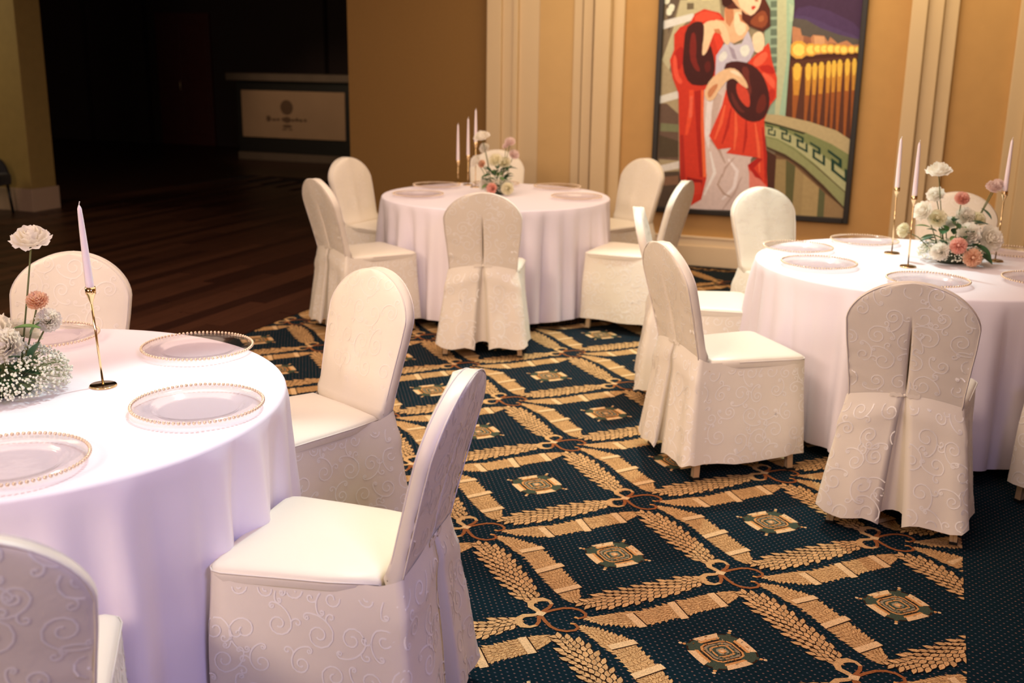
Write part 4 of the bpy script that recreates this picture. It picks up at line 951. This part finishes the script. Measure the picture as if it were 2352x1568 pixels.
# ---------------------------------------------------------------- flowers
def petal(b, c, ax, out, L, Wd, curl, cup, ruf, q, n=5):
    """petal from c growing along ax (up) leaning to out"""
    side = ax.cross(out).normalized(); rows = []
    for i in range(n + 1):
        s = i / n; row = []
        for j in range(-3, 4):
            u = j / 3; w = Wd * sin(pi * min(1, .12 + s * .80)) ** .6 * u
            lift = L * s * cos(curl * s); o_ = L * s * sin(curl * s) + cup * (s * (1 - s)) - cup * .9 * u * u * s
            p = c + ax * (lift - .12 * L * abs(u) ** 2 * s) + out * o_ + side * w
            if ruf and s > .5: p += out * ruf * sin(u * 7 + q.uniform(-1, 1)) * (s - .4) + ax * ruf * .6 * cos(u * 9 + i)
            row.append(p)
        rows.append(row)
    b.grid(rows)
def bloom(R_, kind, seed):
    q = random.Random(seed); b = MB(); up = Vector((0, 0, 1))
    def cup(r, zb, zt, az, wid, flare, ruf, n=6, m=9, power=.62):
        ph1, ph2 = q.uniform(0, 6), q.uniform(0, 6); rows = []
        for i in range(n + 1):
            s = i / n; row = []
            for k in range(m):
                u = 2 * k / (m - 1) - 1; a = az + wid * u * (.45 + .55 * sin(min(1, s * 1.15) * pi / 2))
                rad = r * (.12 + .88 * sin(s * pi / 2) ** power) + flare * s ** 3 * (1 - .35 * u * u) + ruf * s * s * sin(u * 8 + ph1)
                z = zb + (zt - zb) * s ** 1.15 - (zt - zb) * .20 * u * u * s * s + ruf * .9 * s * s * cos(u * 9 + ph2) - flare * .5 * s ** 4
                row.append((rad * cos(a), rad * sin(a), z))
            rows.append(row)
        b.grid(rows)
    if kind == 'rose':
        b.lathe([(.02 * R_, -.4 * R_), (.16 * R_, -.2 * R_), (.18 * R_, .2 * R_), (.10 * R_, .42 * R_), (.03 * R_, .45 * R_)], 12)
        for li, (n, r, zt, w, fl) in enumerate([(3, .24, .56, 1.3, .02), (4, .40, .52, 1.0, .05), (5, .56, .42, .85, .12), (6, .70, .26, .75, .22), (6, .80, .05, .70, .30)]):
            for k in range(n): cup(r * R_, -.55 * R_, zt * R_ * q.uniform(.88, 1.08), 2 * pi * k / n + li * .8 + q.uniform(-.2, .2), w, fl * R_, .035 * R_ * (1 + li * .4))
    else:
        b.lathe([(.02 * R_, -.3 * R_), (.15 * R_, 0), (.17 * R_, .3 * R_), (.10 * R_, .5 * R_), (.01 * R_, .56 * R_)], 10)
        for li, (n, r, zt, w, fl) in enumerate([(4, .16, .60, .9, .10), (6, .30, .58, .7, .14), (8, .46, .50, .55, .16), (9, .60, .36, .5, .18), (10, .72, .14, .45, .20), (10, .78, -.10, .42, .18)]):
            for k in range(n): cup(r * R_, -.55 * R_, zt * R_ * q.uniform(.85, 1.1), 2 * pi * k / n + li * .9 + q.uniform(-.25, .25), w, fl * R_, .085 * R_, 5, 8, .8)
    return b
BL = {}
for kind in ('rose', 'carn'):
    for v in range(2):
        b = bloom(.04, kind, 10 + v); o = b.build('bloom', M['petal_white']); BL[kind, v] = o.data; bpy.data.objects.remove(o)
def rot_to(d): return Vector((0, 0, 1)).rotation_difference(Vector(d).normalized()).to_matrix().to_4x4()
def arrangement(name, loc, label, flowers, leaves, gyp, bowl_r=.10, gr=(.14, .085), stems=True, seed=1, sprigs=()):
    q = random.Random(seed); t = thing(name, label, 'flower arrangement', loc, 0, None)
    b = MB(); b.lathe([(.001, .0), (bowl_r * .6, .0), (bowl_r * .75, .03), (bowl_r * .7, .055), (.001, .06)], 24); b.build('bowl', M['bowl'], t)
    for k, (dx, dy, z, r, kind, mt, d) in enumerate(flowers):
        me = BL[kind, k % 2].copy(); me.materials.clear(); me.materials.append(M[mt]); o = bpy.data.objects.new('rose' if kind == 'rose' else 'carnation', me); COL.objects.link(o); o.parent = t
        o.matrix_local = Matrix.Translation((dx, dy, z)) @ rot_to(d) @ Matrix.Rotation(q.uniform(0, 6), 4, 'Z') @ Matrix.Scale(r * 1.12 / .04, 4)
        dd = Vector(d).normalized(); base = Vector((dx, dy, z)) - dd * r * .45
        sb = MB(); foot = Vector((dx * .35 + q.uniform(-.01, .01), dy * .35, .05)); m_ = (base * .6 + foot * .4) + Vector((0, 0, .01)) - dd * .01
        sb.tube([foot, m_, base], .0024, 6); sb.lathe([(.002, -.012), (.008 * r / .04, -.004), (.010 * r / .04, .004)], 8, base); so = sb.build('stem', M['stem'], t)
    for k, (dx, dy, z, L, w, a, el, mt) in enumerate(leaves):
        b = MB(); ax = Vector((cos(a) * cos(el), sin(a) * cos(el), sin(el))); sd = ax.cross(Vector((0, 0, 1))).normalized(); up = sd.cross(ax); rows = []
        for i in range(8):
            s = i / 7; ww = w * sin(pi * s) ** .8 + .0006; c = Vector((dx, dy, z)) + ax * L * s - Vector((0, 0, 1)) * L * .22 * s * s
            rows.append([c - sd * ww + up * ww * .35, c - sd * ww * .5 + up * ww * .08, c, c + sd * ww * .5 + up * ww * .08, c + sd * ww + up * ww * .35])
        b.grid(rows); b.build('leaf', M[mt], t)
    if gyp:
        b = MB(); bs = MB(); ico = bmesh.new(); bmesh.ops.create_icosphere(ico, subdivisions=1, radius=1); iv = [v.co.copy() for v in ico.verts]; fi = [[v.index for v in f.verts] for f in ico.faces]; ico.free()
        for k in range(gyp):
            a = q.uniform(0, 2 * pi); el = math.asin(q.uniform(-.35, 1)); rr_ = q.uniform(.72, 1.0) ** .5
            p = Vector((gr[0] * cos(a) * cos(el) * rr_, gr[0] * sin(a) * cos(el) * rr_, .045 + gr[1] * sin(el) * rr_)); p.z = max(.006, p.z)
            s = q.uniform(.0024, .0044); b.add([p + v * s * (1 + q.uniform(-.25, .25)) for v in iv], fi)
            if k % 3 == 0: bs.tube([Vector((p.x * .35, p.y * .35, .04)), Vector((p.x * .75, p.y * .75, p.z * .8 + .012)), p], .0006, 3, cap=False)
        o = b.build('babys_breath', M['gyp'], t); o['kind'] = 'stuff'; o = bs.build('babys_breath_stems', M['gypstem'], t); o['kind'] = 'stuff'
    return t
def rl(q, n, r0, z0, z1, L, w, mt):
    out = []
    for k in range(n):
        a = q.uniform(0, 2 * pi); out.append((r0 * cos(a), r0 * sin(a), q.uniform(z0, z1), q.uniform(.7, 1.2) * L, w * q.uniform(.8, 1.2), a + q.uniform(-.5, .5), q.uniform(-.1, .9), mt))
    return out
q = random.Random(4); V = (.15, -.9, .35); Cx, Cy = -1.375, -1.19
# camera-facing plane offsets: u = to the right in the picture
def U(u, v): return (u * .93 - v * .36, u * .36 + v * .93)
FLW = lambda lst: [(*U(u, v), z, r, k, m, d) for u, v, z, r, k, m, d in lst]
arrangement('flower_centerpiece', (Cx, Cy, .7505), 'white and peach flower centerpiece over baby\'s breath on the foreground table', FLW([
 (.060, .09, .405, .043, 'rose', 'petal_white', (.25, -.35, .9)), (.074, .06, .240, .028, 'carn', 'petal_peach', (.3, -.5, .8)), (.104, .05, .188, .032, 'carn', 'petal_white', (.5, -.6, .5)),
 (-.010, -.03, .170, .046, 'rose', 'petal_white', (-.1, -.8, .6)), (.032, -.06, .145, .044, 'carn', 'petal_white', (.25, -.9, .4)), (-.05, -.13, .045, .042, 'carn', 'petal_white', (-.2, -.9, .2)),
 (-.08, .02, .20, .04, 'rose', 'petal_cream', (-.6, -.3, .7)), (-.055, .02, .31, .016, 'carn', 'petal_cream', (0, 0, 1)), (.02, .10, .15, .04, 'rose', 'petal_white', (.1, .6, .7)), (-.11, -.06, .12, .042, 'carn', 'petal_peach', (-.8, -.5, .3))]),
 [(*U(.02, .0), .17, .09, .016, radians(20), .30, 'leaf'), (*U(.0, .0), .17, .08, .015, radians(150), .45, 'leaf'), (*U(.075, -.02), .09, .085, .020, radians(10), 1.1, 'leafd'), (*U(.06, .03), .15, .06, .016, radians(30), 1.0, 'leaf'),
  (*U(-.07, -.02), .14, .07, .018, radians(220), .2, 'leafd'), (*U(.05, -.05), .10, .05, .02, radians(-20), .7, 'leafd')] + rl(q, 10, .05, .05, .10, .07, .018, 'leafd'), 1500, gr=(.165, .085), seed=5)
arrangement('flower_centerpiece', (.995, 2.045, .7505), 'white, salmon and peach flower centerpiece on the right table', FLW([
 (-.100, 0, .425, .048, 'rose', 'petal_white', (-.05, -.3, .95)), (-.092, .03, .310, .034, 'rose', 'petal_white', (-.2, -.7, .6)), (-.150, .02, .235, .040, 'rose', 'petal_white', (-.5, -.7, .4)), (-.085, -.01, .205, .036, 'rose', 'petal_cream', (0, -.9, .4)),
 (.030, .02, .295, .032, 'carn', 'petal_pink', (.1, -.7, .6)), (.170, .02, .350, .034, 'carn', 'petal_blush', (.2, -.5, .8)), (.205, .05, .360, .026, 'carn', 'petal_blush', (.6, -.3, .7)), (-.225, .03, .140, .034, 'carn', 'petal_cream', (-.7, -.5, .2)),
 (-.030, -.145, .100, .036, 'carn', 'petal_pink', (0, -1, .3)), (.032, -.165, .050, .039, 'carn', 'petal_peach', (.1, -1, .2)), (-.105, -.125, .070, .039, 'carn', 'petal_white', (-.3, -.9, .3)), (.150, -.07, .125, .050, 'rose', 'petal_white', (.5, -.8, .4)),
 (.040, -.08, .150, .044, 'rose', 'petal_white', (.1, -.9, .5)), (.055, .02, .215, .042, 'carn', 'petal_white', (.1, -.8, .6)), (.115, .01, .205, .030, 'rose', 'petal_cream', (.4, -.6, .6)), (.0, .10, .17, .04, 'rose', 'petal_white', (0, .7, .7))]),
 [(*U(-.11, -.02), .16, .08, .015, radians(190), .3, 'leaf'), (*U(-.09, -.05), .13, .08, .018, radians(200), 0, 'leafd'), (*U(.12, .02), .25, .07, .018, radians(20), -.6, 'leafd'), (*U(.06, -.08), .10, .10, .026, radians(-30), -.3, 'leafd'), (*U(.08, -.07), .06, .10, .026, radians(-40), -.2, 'leafd'), (*U(-.02, -.05), .12, .08, .02, radians(-60), .2, 'leafd')]
 + rl(q, 30, .07, .06, .20, .075, .02, 'leafd') + rl(q, 10, .06, .10, .18, .07, .012, 'leaf'), 750, gr=(.150, .065), seed=9)
arrangement('flower_centerpiece', (-1.845, 3.465, .7505), 'white and pink flower centerpiece on the back table', FLW([
 (-.105, 0, .385, .046, 'rose', 'petal_white', (-.1, -.4, .9)), (-.090, .02, .305, .034, 'carn', 'petal_white', (-.2, -.7, .5)), (.085, .02, .350, .034, 'carn', 'petal_blush', (.2, -.5, .8)), (.055, .02, .320, .022, 'carn', 'petal_blush', (-.2, -.5, .8)),
 (.115, .02, .265, .034, 'carn', 'petal_blush', (.5, -.5, .6)), (-.150, .0, .220, .038, 'rose', 'petal_white', (-.5, -.6, .5)), (-.105, .0, .200, .026, 'carn', 'petal_peach', (-.2, -.8, .4)), (-.015, .0, .230, .040, 'rose', 'petal_cream', (0, -.8, .5)), (.05, .02, .21, .036, 'rose', 'petal_cream', (.2, -.8, .5)),
 (-.035, -.14, .052, .036, 'carn', 'petal_pink', (-.1, -1, .2)), (.070, -.14, .052, .040, 'carn', 'petal_cream', (.2, -1, .2)), (-.095, -.06, .07, .03, 'carn', 'petal_white', (-.4, -.9, .2))]),
 rl(q, 22, .05, .08, .17, .08, .018, 'leafd') + rl(q, 14, .07, .06, .16, .07, .012, 'leaf'), 450, gr=(.12, .07), seed=12)

# ---------------------------------------------------------------- hall: column, black chair, bar counter
b = MB(); b.box(-8.75, -7.905, 5.455, 5.80, .24, 3.2, 0); b.box(-8.77, -7.885, 5.435, 5.82, 0, .24, 1)
ob = b.build('wall_column', [M['colg'], M['colbase']], smooth=False, bevel=0.004); struct(ob)
bc = thing('bar_counter', 'dark bar counter with a glowing framed glass front panel, beyond the dance floor', 'bar counter', (-8.4, 11.9, 0))
def bx(name, x0, x1, y0, y1, z0, z1, mm, par=bc, bev=.006, ox=-8.4, oy=11.9):
    b = MB(); b.box(x0 - ox, x1 - ox, y0 - oy, y1 - oy, z0, z1); return b.build(name, mm, par, smooth=False, bevel=bev)
bx('counter_body', -9.62, -5.9, 11.58, 12.2, .12, 1.24, M['blackgloss']); bx('counter_top', -9.76, -5.85, 11.50, 12.3, 1.24, 1.35, M['bartop']); bx('plinth', -9.60, -5.88, 11.52, 12.2, 0, .12, M['bartop'])
pn = bx('front_panel', -9.52, -7.64, 11.555, 11.58, .36, 1.09, M['barpanel'])
b = MB()   # the panel's print: round crest over a short line of script and a foot line
def disc(x, z, r, y=-.349, n=20): b.add([(x + r * cos(2 * pi * k / n), y, z + r * sin(2 * pi * k / n)) for k in range(n)], [tuple(range(n))])
disc(-.28, .84, .115)
for x, z, w, h in ((-.62, .66, .045, .05), (-.52, .645, .05, .018), (-.44, .65, .03, .02), (-.36, .655, .02, .028), (-.28, .65, .075, .05), (-.17, .645, .04, .02), (-.10, .655, .03, .03), (-.03, .645, .04, .022), (.05, .65, .03, .025), (-.28, .55, .09, .025), (-.33, .50, .05, .012), (-.22, .50, .04, .012)):
    disc(x, z, 1, n=8) if False else b.add([(x + w * cos(2 * pi * k / 8), -.349, z + h * sin(2 * pi * k / 8)) for k in range(8)], [tuple(range(8))])
b.build('crest_print', M['barmark'], pn, smooth=False)
ac = thing('black_armchair', 'black round-backed chair at the left photo edge beside the column', 'chair', (-8.17, 5.02, 0), .3)
b = MB(); rows = []
for i in range(9):
    z = .30 + .28 * sin(i / 8 * pi / 2); w = .24 * cos(i / 8 * pi / 2) ** .5 + .003; rows.append([(w * cos(2 * pi * k / 16), .20 + .05 * sin(2 * pi * k / 16), z) for k in range(16)])
b.grid(rows, True, 0, True, True); b.build('backrest', M['blackvelvet'], ac)
b = MB(); b.box(-.24, .24, -.25, .24, .30, .42); b.build('seat', M['blackvelvet'], ac, bevel=.03)
for sx in (-1, 1):
    for sy in (-1, 1): b = MB(); b.tube([(sx * .20, sy * .20, .30), (sx * .22, sy * .22, 0)], .016, 8); b.build('leg', M['steel'], ac)
